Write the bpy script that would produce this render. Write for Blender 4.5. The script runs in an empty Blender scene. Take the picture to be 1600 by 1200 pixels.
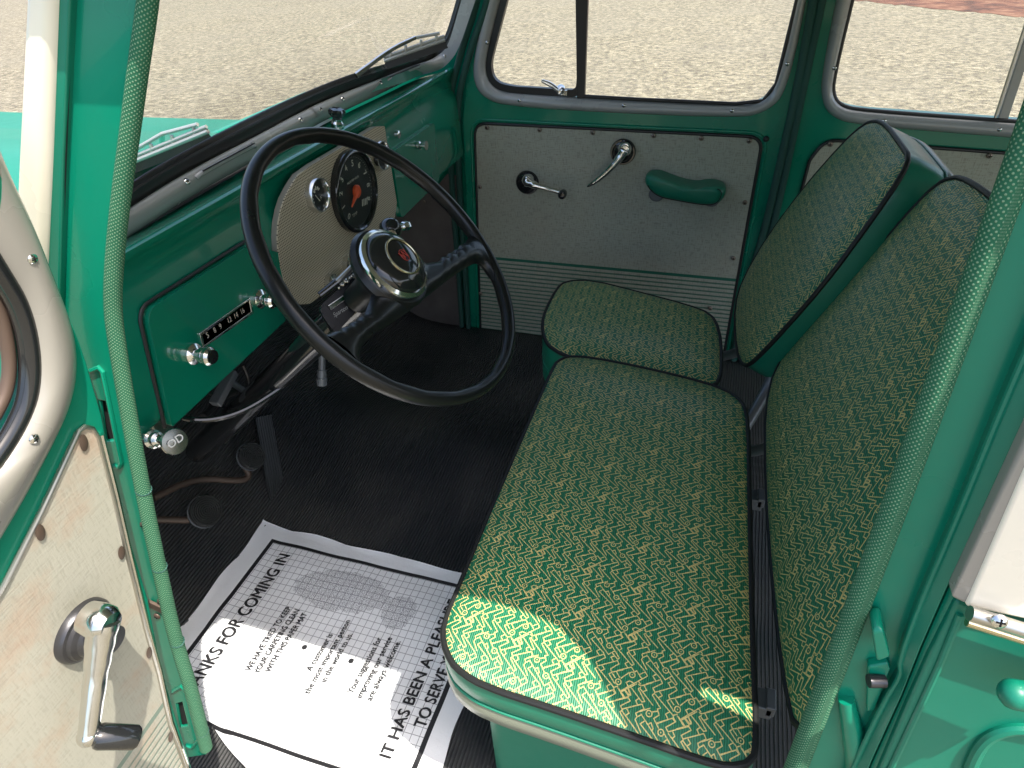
import bpy, bmesh, math, random
from mathutils import Vector, Matrix
from mathutils.geometry import tessellate_polygon
random.seed(7)
scene = bpy.context.scene
V = Vector
# ------------------------------------------------------------------ camera
F = 1000.0
_Y = V((390, -765, 1000)).normalized()
_X = V((3793, 505, -1000)); _X = (_X - _Y * _X.dot(_Y)).normalized()
_Z = _X.cross(_Y)
R = Matrix((_X, _Y, _Z))
CAM = V((0, -.5, 1.117))
cd = bpy.data.cameras.new('camera'); cam = bpy.data.objects.new('camera', cd)
scene.collection.objects.link(cam); scene.camera = cam
cr, cu, cb = R @ V((1, 0, 0)), R @ V((0, -1, 0)), R @ V((0, 0, -1))
cam.matrix_world = Matrix(((cr.x, cu.x, cb.x, CAM.x), (cr.y, cu.y, cb.y, CAM.y), (cr.z, cu.z, cb.z, CAM.z), (0, 0, 0, 1)))
cd.sensor_width = 36; cd.lens = 36 * F / 1600; cd.clip_start = .02; cd.clip_end = 400
# ------------------------------------------------------------------ light
SUN = V((.44, -.16, 1)).normalized()
w = bpy.data.worlds.new('World'); scene.world = w; w.use_nodes = True
nt = w.node_tree; bg = nt.nodes['Background']
sky = nt.nodes.new('ShaderNodeTexSky'); sky.sky_type = 'NISHITA'; sky.sun_disc = False
sky.sun_elevation = math.asin(SUN.z); sky.sun_rotation = math.atan2(SUN.x, SUN.y)
nt.links.new(sky.outputs[0], bg.inputs[0]); bg.inputs[1].default_value = .15; sky.dust_density = 4; sky.ozone_density = .4; sky.air_density = .9
ld = bpy.data.lights.new('sun', 'SUN'); ld.energy = 3.2; ld.angle = math.radians(.5); ld.color = (1, .95, .87)
lo = bpy.data.objects.new('sun', ld); scene.collection.objects.link(lo)
lo.rotation_euler = SUN.to_track_quat('Z', 'Y').to_euler(); lo.location = (1, -1, 5)
vs = scene.view_settings; vs.view_transform = 'Standard'; vs.look = 'None'; vs.gamma = 1; vs.use_curve_mapping = False
vs.exposure = 1.45

# ------------------------------------------------------------------ picking points of the place
def ray(px, py): return (R @ V((px - 800, py - 600, F))).normalized()
def ny(z, o=0): return -.255 + .12 * z + o       # the near side of the body leans inwards towards the roof
def at(px, py, ax, val):
    if ax == 'n': return atp(px, py, V((0, ny(0, val), 0)), V((0, 1, -.12)))
    d = ray(px, py); i = 'xyz'.index(ax); return CAM + d * ((val - CAM[i]) / d[i])
def atp(px, py, p0, n):
    d = ray(px, py); return CAM + d * ((p0 - CAM).dot(n) / d.dot(n))
def pts(l, ax, val): return [at(x, y, ax, val) for x, y in l]
FY, NY = 1.2, -.183

# ------------------------------------------------------------------ materials
def mat(name, col, rough=.5, metal=0, coat=0, spec=.5, emit=None):
    m = bpy.data.materials.new(name); m.use_nodes = True
    b = m.node_tree.nodes['Principled BSDF']
    b.inputs['Base Color'].default_value = (*col, 1); b.inputs['Roughness'].default_value = rough
    b.inputs['Metallic'].default_value = metal; b.inputs['Coat Weight'].default_value = coat
    b.inputs['Coat Roughness'].default_value = .06; b.inputs['Specular IOR Level'].default_value = spec
    return m
class N:
    """small node helper"""
    def __init__(s, m): s.m = m; s.t = m.node_tree; s.b = s.t.nodes['Principled BSDF']
    def n(s, k, **kw):
        o = s.t.nodes.new('ShaderNode' + k)
        for a, v in kw.items(): setattr(o, a, v)
        return o
    def l(s, a, b): s.t.links.new(a, b)
    def math(s, op, a, b=None, clamp=False):
        o = s.n('Math', operation=op); o.use_clamp = clamp
        for i, v in enumerate((a, b)):
            if v is None: continue
            if isinstance(v, (int, float)): o.inputs[i].default_value = v
            else: s.l(v, o.inputs[i])
        return o.outputs[0]
    def vm(s, op, a, b=None, sc=None):
        o = s.n('VectorMath', operation=op)
        for i, v in enumerate((a, b)):
            if v is None: continue
            if isinstance(v, (tuple, list)): o.inputs[i].default_value = v
            else: s.l(v, o.inputs[i])
        if sc is not None:
            if isinstance(sc, (int, float)): o.inputs['Scale'].default_value = sc
            else: s.l(sc, o.inputs['Scale'])
        return o.outputs['Value'] if op in ('DOT_PRODUCT', 'LENGTH', 'DISTANCE') else o.outputs[0]
    def coord(s, k='Object'): return s.n('TexCoord').outputs[k]
    def noise(s, vec, sc, det=4, rough=.55):
        o = s.n('TexNoise'); o.inputs['Scale'].default_value = sc; o.inputs['Detail'].default_value = det
        o.inputs['Roughness'].default_value = rough; s.l(vec, o.inputs['Vector']); return o.outputs['Fac']
    def ramp(s, f, stops):
        o = s.n('ValToRGB'); s.l(f, o.inputs[0]); e = o.color_ramp.elements
        while len(e) < len(stops): e.new(.5)
        for i, (p, c) in enumerate(stops): e[i].position = p; e[i].color = (*c, 1) if len(c) == 3 else c
        return o.outputs[0]
    def mix(s, f, a, b):
        o = s.n('Mix', data_type='RGBA')
        for i, v in ((0, f), (6, a), (7, b)):
            if isinstance(v, (int, float)): o.inputs[i].default_value = v
            elif isinstance(v, tuple): o.inputs[i].default_value = (*v, 1)
            else: s.l(v, o.inputs[i])
        return o.outputs[2]
    def col(s, c): s.l(c, s.b.inputs['Base Color'])
    def rough(s, c): s.l(c, s.b.inputs['Roughness'])
    def bump(s, h, dist=.001, st=1):
        o = s.n('Bump'); o.inputs['Distance'].default_value = dist; o.inputs['Strength'].default_value = st
        s.l(h, o.inputs['Height']); s.l(o.outputs[0], s.b.inputs['Normal'])
def paint(name, c, sc=1, dust=.018, rough=.26, coat=.3):
    m = mat(name, c, rough, coat=coat); k = N(m); o = k.coord()
    n1 = k.noise(o, 6 * sc, 5); n2 = k.noise(o, 160, 3)
    a = k.mix(k.math('MULTIPLY', k.ramp(n1, [(.4, (0, 0, 0)), (.75, (1, 1, 1))]), dust), c, (.30, .32, .27))
    # fine chips and specks of wear
    sp = k.ramp(n2, [(.74, (0, 0, 0)), (.80, (1, 1, 1))])
    a = k.mix(k.math('MULTIPLY', sp, .06), a, (.45, .45, .38))
    k.col(a); k.rough(k.math('ADD', k.math('MULTIPLY', n1, .22), rough - .08))
    k.bump(k.noise(o, 40, 4), .0006, .25)
    return m
GREEN = (.0005, .20, .118)
M = {}
M['green'] = paint('green enamel', GREEN)
M['green'].node_tree.nodes['Principled BSDF'].inputs['Specular IOR Level'].default_value = .35
M['dash'] = paint('glossy green dashboard enamel', (.001, .18, .105), coat=.85, rough=.2)
M['greenout'] = paint('sun-faded green enamel', (.001, .165, .10), rough=.40, coat=.08, dust=.012)
M['cream'] = paint('cream enamel', (.80, .74, .60), dust=.05)
M['trim'] = paint('grey enamel trim', (.25, .237, .205), dust=.06, rough=.25)
M['silver'] = paint('silver grey enamel trim', (.33, .34, .335), dust=.05, rough=.22, coat=.6)
M['black'] = mat('black rubber', (.016, .016, .017), .38)
M['piping'] = mat('black vinyl piping', (.012, .013, .013), .5, spec=.3)
M['pedal'] = mat('worn charcoal rubber', (.035, .035, .035), .24, spec=.8)
M['switch'] = mat('black bakelite', (.006, .006, .007), .38, spec=.3)
M['script'] = mat('faint script lettering', (.34, .34, .32), .5)
M['gloss'] = mat('glossy black plastic', (.012, .013, .014), .12, coat=.6)
M['wheel'] = mat('worn black steering wheel plastic', (.009, .010, .010), .40, coat=.10, spec=.35)
k = N(M['wheel']); k.rough(k.math('ADD', k.math('MULTIPLY', k.noise(k.coord(), 25, 5), .30), .18))
M['chrome'] = mat('chrome', (.75, .75, .73), .10, 1)
k = N(M['chrome']); k.rough(k.math('MULTIPLY', k.noise(k.coord(), 60, 4), .26))
M['alloy'] = mat('dull bright alloy', (.55, .54, .50), .3, 1)
M['brushed'] = mat('brushed grey metal', (.38, .38, .37), .25, 1)
M['bright'] = mat('white enamel lettering', (.85, .85, .82), .4)
M['wiper'] = mat('silver painted wiper', (.55, .55, .53), .35, .4)
M['gunmetal'] = mat('dull dark metal', (.07, .07, .075), .3, .7)
M['steel'] = mat('grey painted steel tube', (.16, .17, .18), .35, .3)
M['rust'] = mat('worn brown iron', (.10, .068, .05), .5, .3)
M['screw'] = mat('tarnished screw heads', (.26, .21, .17), .4, .6)
M['white'] = mat('white lettering', (.65, .62, .52), .5)
M['ink'] = mat('black printing ink', (.012, .012, .014), .6)
M['needle'] = mat('orange needle paint', (.75, .09, .02), .4)
M['red'] = mat('red emblem enamel', (.42, .04, .02), .35)
M['gold'] = mat('pale gold ring', (.62, .55, .36), .25, 1)
M['dial'] = mat('dark dial face', (.018, .022, .022), .35)
M['greenlens'] = mat('dark green lens', (.004, .03, .012), .1)
M['vinyl'] = mat('green vinyl', (.006, .17, .10), .38, coat=.15)
k = N(M['vinyl']); k.bump(k.noise(k.coord(), 420, 3), .0004, .5)
k.rough(k.math('ADD', k.math('MULTIPLY', k.noise(k.coord(), 14, 4), .25), .28))
M['vinylgrey'] = mat('grey green vinyl', (.19, .21, .16), .35, coat=.15)
k = N(M['vinylgrey']); k.bump(k.noise(k.coord(), 300, 3), .0004, .5)
M['headliner'] = mat('grey headliner', (.30, .31, .27), .8)
M['hole'] = mat('recess shade black', (.004, .004, .004), .9)  # near-black standing in for the shade inside recesses and screw slots
# asphalt seen in hard sun
m = M['asphalt'] = mat('pale worn asphalt', (.3, .27, .2), .9); k = N(m); o = k.coord()
vo = k.n('TexVoronoi'); vo.inputs['Scale'].default_value = 42; k.l(o, vo.inputs['Vector'])
n1 = k.noise(o, 95, 5, .85); n2 = k.noise(o, .7, 4); n3 = k.noise(o, 14, 3, .7)
g = k.math('ADD', k.math('MULTIPLY', n1, .62), k.math('MULTIPLY', n3, .38))
c1 = k.ramp(g, [(.40, (.022, .019, .013)), (.465, (.095, .083, .054)), (.52, (.19, .168, .112)), (.60, (.345, .315, .225))])
sep = k.n('SeparateColor'); k.l(vo.outputs['Color'], sep.inputs[0])
c1 = k.mix(k.math('MULTIPLY', k.ramp(sep.outputs[0], [(.70, (0, 0, 0)), (.95, (1, 1, 1))]), .55), c1, (.09, .084, .075))
c1 = k.mix(k.math('MULTIPLY', k.ramp(n2, [(.4, (0, 0, 0)), (.7, (1, 1, 1))]), .35), c1, (.155, .142, .108))
k.col(c1); k.bump(n1, .006, .8)
m = M['dirt'] = mat('red brown dirt', (.2, .1, .05), .95); k = N(m); o = k.coord()
k.col(k.ramp(k.noise(o, 3, 8, .7), [(.35, (.03, .015, .011)), (.5, (.11, .045, .026)), (.68, (.20, .11, .066))])); k.bump(k.noise(o, 9, 6), .05, .7)
# rubber mat: fine ribs running across the car
m = M['ribs'] = mat('black ribbed rubber', (.013, .014, .015), .42, spec=.7); k = N(m); o = k.coord('UV')
sp = k.n('SeparateXYZ'); k.l(o, sp.inputs[0])
wob = k.math('MULTIPLY', k.noise(o, 5, 2), .006)
rb = k.math('SINE', k.math('MULTIPLY', k.math('ADD', sp.outputs[0], wob), 2 * math.pi / .0068))
n1 = k.noise(o, 260, 3); n2 = k.noise(o, 5, 5)
k.bump(k.math('ADD', rb, k.math('MULTIPLY', n1, .5)), .0016, 1)
cc = k.mix(k.ramp(n2, [(.4, (0, 0, 0)), (.72, (1, 1, 1))]), (.020, .022, .025), (.060, .057, .052))
k.col(k.mix(k.math('MULTIPLY', k.ramp(rb, [(.3, (0, 0, 0)), (1, (1, 1, 1))]), .35), cc, (.10, .104, .108)))
k.rough(k.math('ADD', k.math('MULTIPLY', n2, .35), .25))
# door card cloth board (UV: metres, v = height)
def card(name, base, line, vline, ribtop, stains=0.0, weave_c=1.0):
    m = mat(name, base, .62); k = N(m); o = k.coord('UV'); sp = k.n('SeparateXYZ'); k.l(o, sp.inputs[0])
    u, v = sp.outputs[0], sp.outputs[1]
    n1 = k.noise(o, 4, 5); 
    wx = k.math('SINE', k.math('MULTIPLY', u, 2600)); wy = k.math('SINE', k.math('MULTIPLY', v, 2600))
    mp = k.n('Mapping'); mp.inputs['Scale'].default_value = (1, .12, 1); k.l(o, mp.inputs[0]); f1 = k.noise(mp.outputs[0], 420, 2)
    mp = k.n('Mapping'); mp.inputs['Scale'].default_value = (.12, 1, 1); k.l(o, mp.inputs[0]); f2 = k.noise(mp.outputs[0], 420, 2)
    weave = k.math('ADD', f1, f2)
    c = k.mix(k.ramp(weave, [(.8, (0, 0, 0)), (1.2, (1, 1, 1))]), tuple(x * (1 - .22 * weave_c) for x in base), tuple(min(1, x * (1 + .12 * weave_c)) for x in base))
    c = k.mix(k.math('MULTIPLY', k.ramp(n1, [(.42, (0, 0, 0)), (.65, (1, 1, 1))]), .28), c, tuple(x * .72 for x in base))
    if stains:
        n4 = k.noise(o, 9, 6, .65)
        c = k.mix(k.math('MULTIPLY', k.ramp(n4, [(.50, (0, 0, 0)), (.72, (1, 1, 1))]), stains), c, (.42, .22, .12))
    # ribbed kick strip: dark green lines below ribtop, one solid line at vline
    below = k.math('LESS_THAN', v, ribtop)
    s = k.math('SINE', k.math('MULTIPLY', v, 2 * math.pi / .0135))
    st = k.math('MULTIPLY', k.ramp(s, [(.35, (0, 0, 0)), (.75, (1, 1, 1))]), below)
    c = k.mix(k.math('MULTIPLY', st, .85), c, line)
    solid = k.math('LESS_THAN', k.math('ABSOLUTE', k.math('SUBTRACT', v, vline)), .0045)
    c = k.mix(solid, c, line)
    k.col(c); k.bump(k.math('ADD', k.math('MULTIPLY', weave, .5), k.math('MULTIPLY', st, -2.0)), .0009, .7)
    return m
M['card'] = card('grey green cloth board', (.345, .355, .285), (.01, .13, .08), .262, .252, .10)
M['cardnear'] = card('weathered beige cloth board', (.40, .385, .31), (.16, .22, .17), .335, .325, .5, weave_c=.4)
M['kick'] = mat('brown grey board', (.10, .085, .08), .6)
k = N(M['kick']); k.col(k.ramp(k.noise(k.coord(), 7, 6), [(.35, (.075, .062, .058)), (.7, (.15, .13, .12))])); k.bump(k.noise(k.coord(), 250, 3), .0006, .6)
# perforated beige instrument panel (UV metres)
m = M['perf'] = mat('perforated beige board', (.34, .29, .20), .5); k = N(m); o = k.coord('UV')
g = k.vm('FRACTION', k.vm('SCALE', o, sc=1 / .0044)); d = k.vm('DISTANCE', g, (.5, .5, 0))
k.l(k.vm('MULTIPLY', g, (1, 1, 0)), d.node.inputs[0])
hole = k.math('LESS_THAN', d, .27)
k.col(k.mix(hole, k.mix(k.math('MULTIPLY', k.noise(o, 12, 4), .5), (.58, .50, .36), (.44, .38, .28)), (.05, .035, .02)))
k.bump(hole, .0006, -.8)
# woven windlace: light dots on green (UV metres: x length, y round)
m = M['lace'] = mat('dotted green woven cord', (.03, .16, .09), .9, spec=.2); k = N(m); o = k.coord('UV')
a = k.vm('SCALE', o, sc=1 / .0023); 
mp = k.n('Mapping'); mp.inputs['Rotation'].default_value = (0, 0, math.radians(45)); k.l(a, mp.inputs[0])
g = k.vm('MULTIPLY', k.vm('FRACTION', mp.outputs[0]), (1, 1, 0)); d = k.vm('DISTANCE', g, (.5, .5, 0))
f = k.ramp(d, [(.16, (1, 1, 1)), (.33, (0, 0, 0))])
c = k.mix(k.noise(o, 30, 4), (.014, .095, .05), (.035, .15, .08))
k.col(k.mix(k.math('MULTIPLY', f, .7), c, (.26, .40, .25))); k.bump(f, .0006, .6)
m = M['lacedark'] = mat('dark green woven cord', (.02, .09, .07), .6); k = N(m); o = k.coord('UV')
sp = k.n('SeparateXYZ'); k.l(o, sp.inputs[0]); k.bump(k.math('SINE', k.math('MULTIPLY', k.math('ADD', sp.outputs[0], sp.outputs[1]), 2000)), .0006, .7)
# window glass
m = M['glass'] = bpy.data.materials.new('window glass'); m.use_nodes = True; t = m.node_tree; t.nodes.clear()
o_ = t.nodes.new('ShaderNodeOutputMaterial'); mx = t.nodes.new('ShaderNodeMixShader'); fr = t.nodes.new('ShaderNodeLayerWeight')
tr = t.nodes.new('ShaderNodeBsdfTransparent'); gl = t.nodes.new('ShaderNodeBsdfGlossy'); gl.inputs['Roughness'].default_value = .02
tr.inputs[0].default_value = (.97, .98, .97, 1); fr.inputs[0].default_value = .5
q1 = t.nodes.new('ShaderNodeMath'); q1.operation = 'POWER'; q1.inputs[1].default_value = 5; t.links.new(fr.outputs['Facing'], q1.inputs[0])
q2 = t.nodes.new('ShaderNodeMath'); q2.operation = 'MULTIPLY_ADD'; q2.inputs[1].default_value = .22; q2.inputs[2].default_value = .012; t.links.new(q1.outputs[0], q2.inputs[0])
t.links.new(q2.outputs[0], mx.inputs[0]); t.links.new(tr.outputs[0], mx.inputs[1]); t.links.new(gl.outputs[0], mx.inputs[2]); t.links.new(mx.outputs[0], o_.inputs[0])
# seat cloth: repeat tile of zigzag strokes and small rings, traced in its own plane (UV metres)
def zc(x, y): return at(x, y, 'z', .40).xy
def zq(ox, oy, l): return [[zc(ox + x / 23.077, oy + y / 23.077) for x, y in pl] for pl in l]
o0 = zc(986.48, 891.97)
Av = zc(1065.9, 922.07) - o0; Bv = zc(977.8, 958.37) - o0
strokes = zq(975, 882, [((0, 450), (430, 850)), ((30, 240), (590, 900), (800, 800)), ((0, 450), (120, 395)), ((230, 470), (320, 430), (380, 560), (350, 600)),
  ((400, 340), (540, 550)), ((500, 440), (950, 345), (1030, 430), (750, 540), (820, 640), (1430, 530)), ((720, 690), (960, 1010), (900, 1040)), ((830, 680), (1378, 1225)),
  ((950, 630), (1020, 740), (940, 790)), ((730, 870), (900, 1040)), ((780, 950), (680, 980), (760, 1100)), ((430, 850), (500, 990), (200, 1110), (250, 1215)),
  ((0, 1000), (420, 900)), ((310, 750), (200, 800), (290, 920)), ((400, 340), (560, 270), (520, 150)), ((370, 195), (520, 180)), ((870, 200), (750, 250), (830, 370)), ((0, 180), (290, 110))])
strokes += zq(1020, 890, [((390, 345), (460, 430), (170, 540), (220, 620), (830, 510), (910, 650)), ((60, 110), (240, 330)), ((160, 210), (630, 20)), ((270, 170), (390, 300), (470, 290), (370, 140)),
  ((450, 90), (820, 460), (910, 450), (690, 140), (760, 110)), ((710, 380), (630, 420), (700, 540)), ((230, 640), (160, 680), (410, 1000), (340, 1040)), ((210, 650), (750, 1180)),
  ((370, 620), (440, 720), (360, 760)), ((210, 930), (110, 980), (200, 1090)), ((870, 640), (650, 720), (690, 810), (830, 760)), ((690, 810), (640, 870), (830, 1160)),
  ((760, 150), (1160, 540)), ((860, 50), (950, 180), (850, 210)), ((700, 30), (760, 70), (1100, 0))])
strokes += zq(970, 925, [((370, 230), (1010, 90), (1070, 180), (800, 310), (840, 410), (1200, 350)), ((440, 660), (540, 640), (290, 300), (360, 250)), ((360, 260), (930, 830)), ((510, 200), (600, 320), (480, 370)),
  ((800, 740), (690, 780), (790, 930)), ((440, 1020), (940, 890), (1010, 990), (700, 1120)), ((940, 890), (930, 830), (1060, 800)), ((840, 420), (750, 450), (950, 720)),
  ((870, 450), (960, 560)), ((990, 390), (1110, 560)), ((1100, 870), (1288, 1090))])
strokes += zq(1015, 935, [((0, 130), (440, 45), (540, 170)), ((120, 350), (380, 190)), ((150, 690), (980, 300), (900, 180)), ((250, 650), (400, 810), (460, 790), (360, 630)),
  ((370, 590), (290, 470), (400, 430), (520, 480)), ((560, 180), (620, 150), (800, 380)), ((730, 250), (890, 190)), ((700, 450), (760, 520)), ((0, 940), (390, 860), (460, 960), (140, 1090))])
det = Av.x * Bv.y - Av.y * Bv.x
def lat(p): return ((p.x * Bv.y - p.y * Bv.x) / det, (Av.x * p.y - Av.y * p.x) / det)
SEG = []; RING = []
def wrap(pa, pb, out, extra=None):
    mid = (pa + pb) / 2; la, lb = lat(mid)
    sh = Av * math.floor(la) + Bv * math.floor(lb); pa, pb = pa - sh, pb - sh
    for i in (-1, 0, 1):
        for j in (-1, 0, 1):
            q0, q1 = pa + Av * i + Bv * j, pb + Av * i + Bv * j
            hit = any(-.012 <= c[0] <= 1.012 and -.012 <= c[1] <= 1.012 for c in [lat(q0.lerp(q1, s / 12)) for s in range(13)])
            if extra: hit = any(-.01 <= lat(q0 + V((extra * math.cos(a), extra * math.sin(a))))[0] <= 1.01 and -.01 <= lat(q0 + V((extra * math.cos(a), extra * math.sin(a))))[1] <= 1.01 for a in [x * .5 for x in range(13)])
            if hit: out.append((q0, q1, extra))
seen = []
def modl(p):
    a, b = lat(p); a -= math.floor(a); b -= math.floor(b); return a, b
def near_(p, q, tol):
    a, b = lat(p - q); a -= round(a); b -= round(b); return (Av * a + Bv * b).length < tol
for pl in strokes:
    for a, b in zip(pl, pl[1:]):
        a, b = a - o0, b - o0
        if any((near_(a, c, .0012) and near_(b, d, .0012)) or (near_(a, d, .0012) and near_(b, c, .0012)) for c, d in seen): continue
        seen.append((a, b)); wrap(a, b, SEG)
for x, y in ((986.48, 891.97), (1001.4, 910.2), (1016.4, 954.5), (1035.8, 946.3)):
    q = zc(x, y) - o0; wrap(q, q, RING, .0031)
def fabric(name):
    m = mat(name, (.01, .1, .06), .42, coat=.08); k = N(m); uv = k.coord('UV')
    nn = k.vm('SCALE', uv, sc=1.0)
    sp = k.n('SeparateXYZ'); k.l(nn, sp.inputs[0]); x, y = sp.outputs[0], sp.outputs[1]
    la = k.math('FRACT', k.math('ADD', k.math('MULTIPLY', x, Bv.y / det), k.math('MULTIPLY', y, -Bv.x / det)))
    lb = k.math('FRACT', k.math('ADD', k.math('MULTIPLY', y, Av.x / det), k.math('MULTIPLY', x, -Av.y / det)))
    cb_ = k.n('CombineXYZ')
    k.l(k.math('ADD', k.math('MULTIPLY', la, Av.x), k.math('MULTIPLY', lb, Bv.x)), cb_.inputs[0])
    k.l(k.math('ADD', k.math('MULTIPLY', la, Av.y), k.math('MULTIPLY', lb, Bv.y)), cb_.inputs[1])
    p = cb_.outputs[0]; cur = None
    for a, b, _ in SEG:
        ba = b - a; L2 = ba.length_squared
        pp = p
        if cur is not None:      # chained so that few values are alive at a time
            o5 = k.n('VectorMath', operation='MULTIPLY_ADD'); k.l(cur, o5.inputs[0]); o5.inputs[1].default_value = (1e-7, 0, 0); k.l(p, o5.inputs[2]); pp = o5.outputs[0]
        pa = k.vm('SUBTRACT', pp, (a.x, a.y, 0))
        h = k.math('MULTIPLY', k.vm('DOT_PRODUCT', pa, (ba.x / L2, ba.y / L2, 0)), 1.0, True)
        d = k.vm('LENGTH', k.vm('SUBTRACT', pa, k.vm('SCALE', (0, 0, 0), sc=h)))
        d.node.inputs[0].links[0].from_node.inputs[1].links[0].from_node.inputs[0].default_value = (ba.x, ba.y, 0)
        cur = d if cur is None else k.math('MINIMUM', cur, d)
    for a, b, r in RING:
        o5 = k.n('VectorMath', operation='MULTIPLY_ADD'); k.l(cur, o5.inputs[0]); o5.inputs[1].default_value = (1e-7, 0, 0); k.l(p, o5.inputs[2])
        dd = k.vm('DISTANCE', o5.outputs[0], (a.x, a.y, 0))
        cur = k.math('MINIMUM', cur, k.math('ABSOLUTE', k.math('SUBTRACT', dd, r)))
        cur = k.math('MINIMUM', cur, k.math('ADD', dd, -.0001))
    ln = k.ramp(k.math('MULTIPLY', cur, 400), [(.17, (1, 1, 1)), (.30, (0, 0, 0))])
    rib = k.math('SINE', k.math('MULTIPLY', k.math('ADD', x, k.math('MULTIPLY', y, .03)), 2 * math.pi / .0026))
    big = k.noise(uv, 9, 4)
    base = k.mix(k.ramp(rib, [(.2, (0, 0, 0)), (1, (1, 1, 1))]), (.008, .13, .05), (.025, .27, .14))
    base = k.mix(k.math('MULTIPLY', big, .35), base, (.012, .11, .055))
    tan = k.mix(k.noise(uv, 500, 2), (.56, .43, .13), (.80, .66, .27))
    k.col(k.mix(ln, base, tan)); k.rough(k.math('ADD', k.math('MULTIPLY', k.noise(uv, 40, 4), .22), .28))
    k.bump(k.math('ADD', k.math('ADD', k.math('MULTIPLY', rib, .8), k.math('MULTIPLY', ln, .9)), k.math('MULTIPLY', k.noise(uv, 11, 4), 9)), .0006, .6)
    return m
M['fabric'] = fabric('green patterned seat cloth')
# paper (UV metres: u = reading direction, v = across the lines)
m = M['paper'] = mat('white printed paper', (.78, .79, .80), .55); k = N(m); o = k.coord('UV'); sp = k.n('SeparateXYZ'); k.l(o, sp.inputs[0])
u, v = sp.outputs[0], sp.outputs[1]
BU0, BU1, BV0, BV1 = -.160, .225, -.845, -.341       # border rectangle
def inside(a, b, c, d):
    f = k.math('MULTIPLY', k.math('GREATER_THAN', u, a), k.math('LESS_THAN', u, b))
    return k.math('MULTIPLY', f, k.math('MULTIPLY', k.math('GREATER_THAN', v, c), k.math('LESS_THAN', v, d)))
outer = inside(BU0 - .0035, BU1 + .0045, BV0 - .0045, BV1 + .0045); inner = inside(BU0 + .0035, BU1 - .0035, BV0 + .0045, BV1 - .0045)
gs = .0147
gu = k.math('ABSOLUTE', k.math('SUBTRACT', k.math('FRACT', k.math('MULTIPLY', u, 1 / gs)), .5)); gv = k.math('ABSOLUTE', k.math('SUBTRACT', k.math('FRACT', k.math('MULTIPLY', v, 1 / gs)), .5))
grid = k.math('MULTIPLY', k.math('MAXIMUM', k.math('GREATER_THAN', gu, .462), k.math('GREATER_THAN', gv, .462)), inner)
def ell(cu, cv, a, b, rot):
    q = k.vm('SUBTRACT', o, (cu, cv, 0)); mp = k.n('Mapping'); mp.inputs['Rotation'].default_value = (0, 0, rot); k.l(q, mp.inputs[0])
    return k.vm('LENGTH', k.vm('MULTIPLY', mp.outputs[0], (1 / a, 1 / b, 0)))
wn = k.math('MULTIPLY', k.math('SUBTRACT', k.noise(o, 60, 3), .5), .5)
fo = k.math('MINIMUM', ell(.150, -.628, .046, .106, 0.05), ell(.135, -.492, .037, .034, 0))
foot = k.math('LESS_THAN', k.math('ADD', fo, wn), 1.0)
st = k.math('MULTIPLY', k.math('GREATER_THAN', k.noise(o, 520, 2, .8), .52), foot)
bullet = k.math('MAXIMUM', k.math('LESS_THAN', ell(.018, -.634, 1, 1, 0), .0052), k.math('LESS_THAN', ell(.017, -.533, 1, 1, 0), .0052))
ink = k.math('MAXIMUM', k.math('MAXIMUM', k.math('SUBTRACT', outer, inner), bullet), 0)
c = k.mix(k.math('MULTIPLY', grid, .72), (.78, .79, .80), (.05, .055, .07))
c = k.mix(k.math('MULTIPLY', st, .75), c, (.06, .065, .08)); c = k.mix(ink, c, (.012, .012, .014))
k.col(c); k.bump(k.noise(o, 14, 6, .6), .008, .5)

# ------------------------------------------------------------------ mesh building
def arc_round(P, r, n=5, closed=True):
    """round the corners of a polyline; r a number or one per corner"""
    out = []; L = len(P)
    for i, p in enumerate(P):
        if not closed and i in (0, L - 1): out.append(V(p)); continue
        a, b = V(P[i - 1]), V(P[(i + 1) % L]); p = V(p)
        ri = r[i] if isinstance(r, (list, tuple)) else r
        if ri <= 0: out.append(p); continue
        ra = min(ri, (a - p).length * .48); rb = min(ri, (b - p).length * .48)
        p0 = p + (a - p).normalized() * ra; p1 = p + (b - p).normalized() * rb
        for j in range(n + 1):
            t = j / n; out.append(p0 * (1 - t) ** 2 + p * 2 * t * (1 - t) + p1 * t * t)
    return out
def smooth(P, it=2, closed=False):
    P = [V(p) for p in P]
    for _ in range(it):
        Q = [] if closed else [P[0]]
        for i in range(len(P) - (0 if closed else 1)):
            a, b = P[i], P[(i + 1) % len(P)]; Q += [a.lerp(b, .25), a.lerp(b, .75)]
        if not closed: Q.append(P[-1])
        P = Q
    return P
def resample(P, n):
    L = [0]
    for a, b in zip(P, P[1:]): L.append(L[-1] + (b - a).length)
    out = []; j = 0
    for i in range(n):
        s = L[-1] * i / (n - 1)
        while j < len(L) - 2 and L[j + 1] < s: j += 1
        t = (s - L[j]) / max(1e-9, L[j + 1] - L[j]); out.append(P[j].lerp(P[j + 1], min(1, max(0, t))))
    return out
def frame(d, up=V((0, 0, 1))):
    d = d.normalized()
    if abs(d.dot(up)) > .99: up = V((1, 0, 0))
    a = d.cross(up).normalized(); return a, d.cross(a).normalized()
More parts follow.
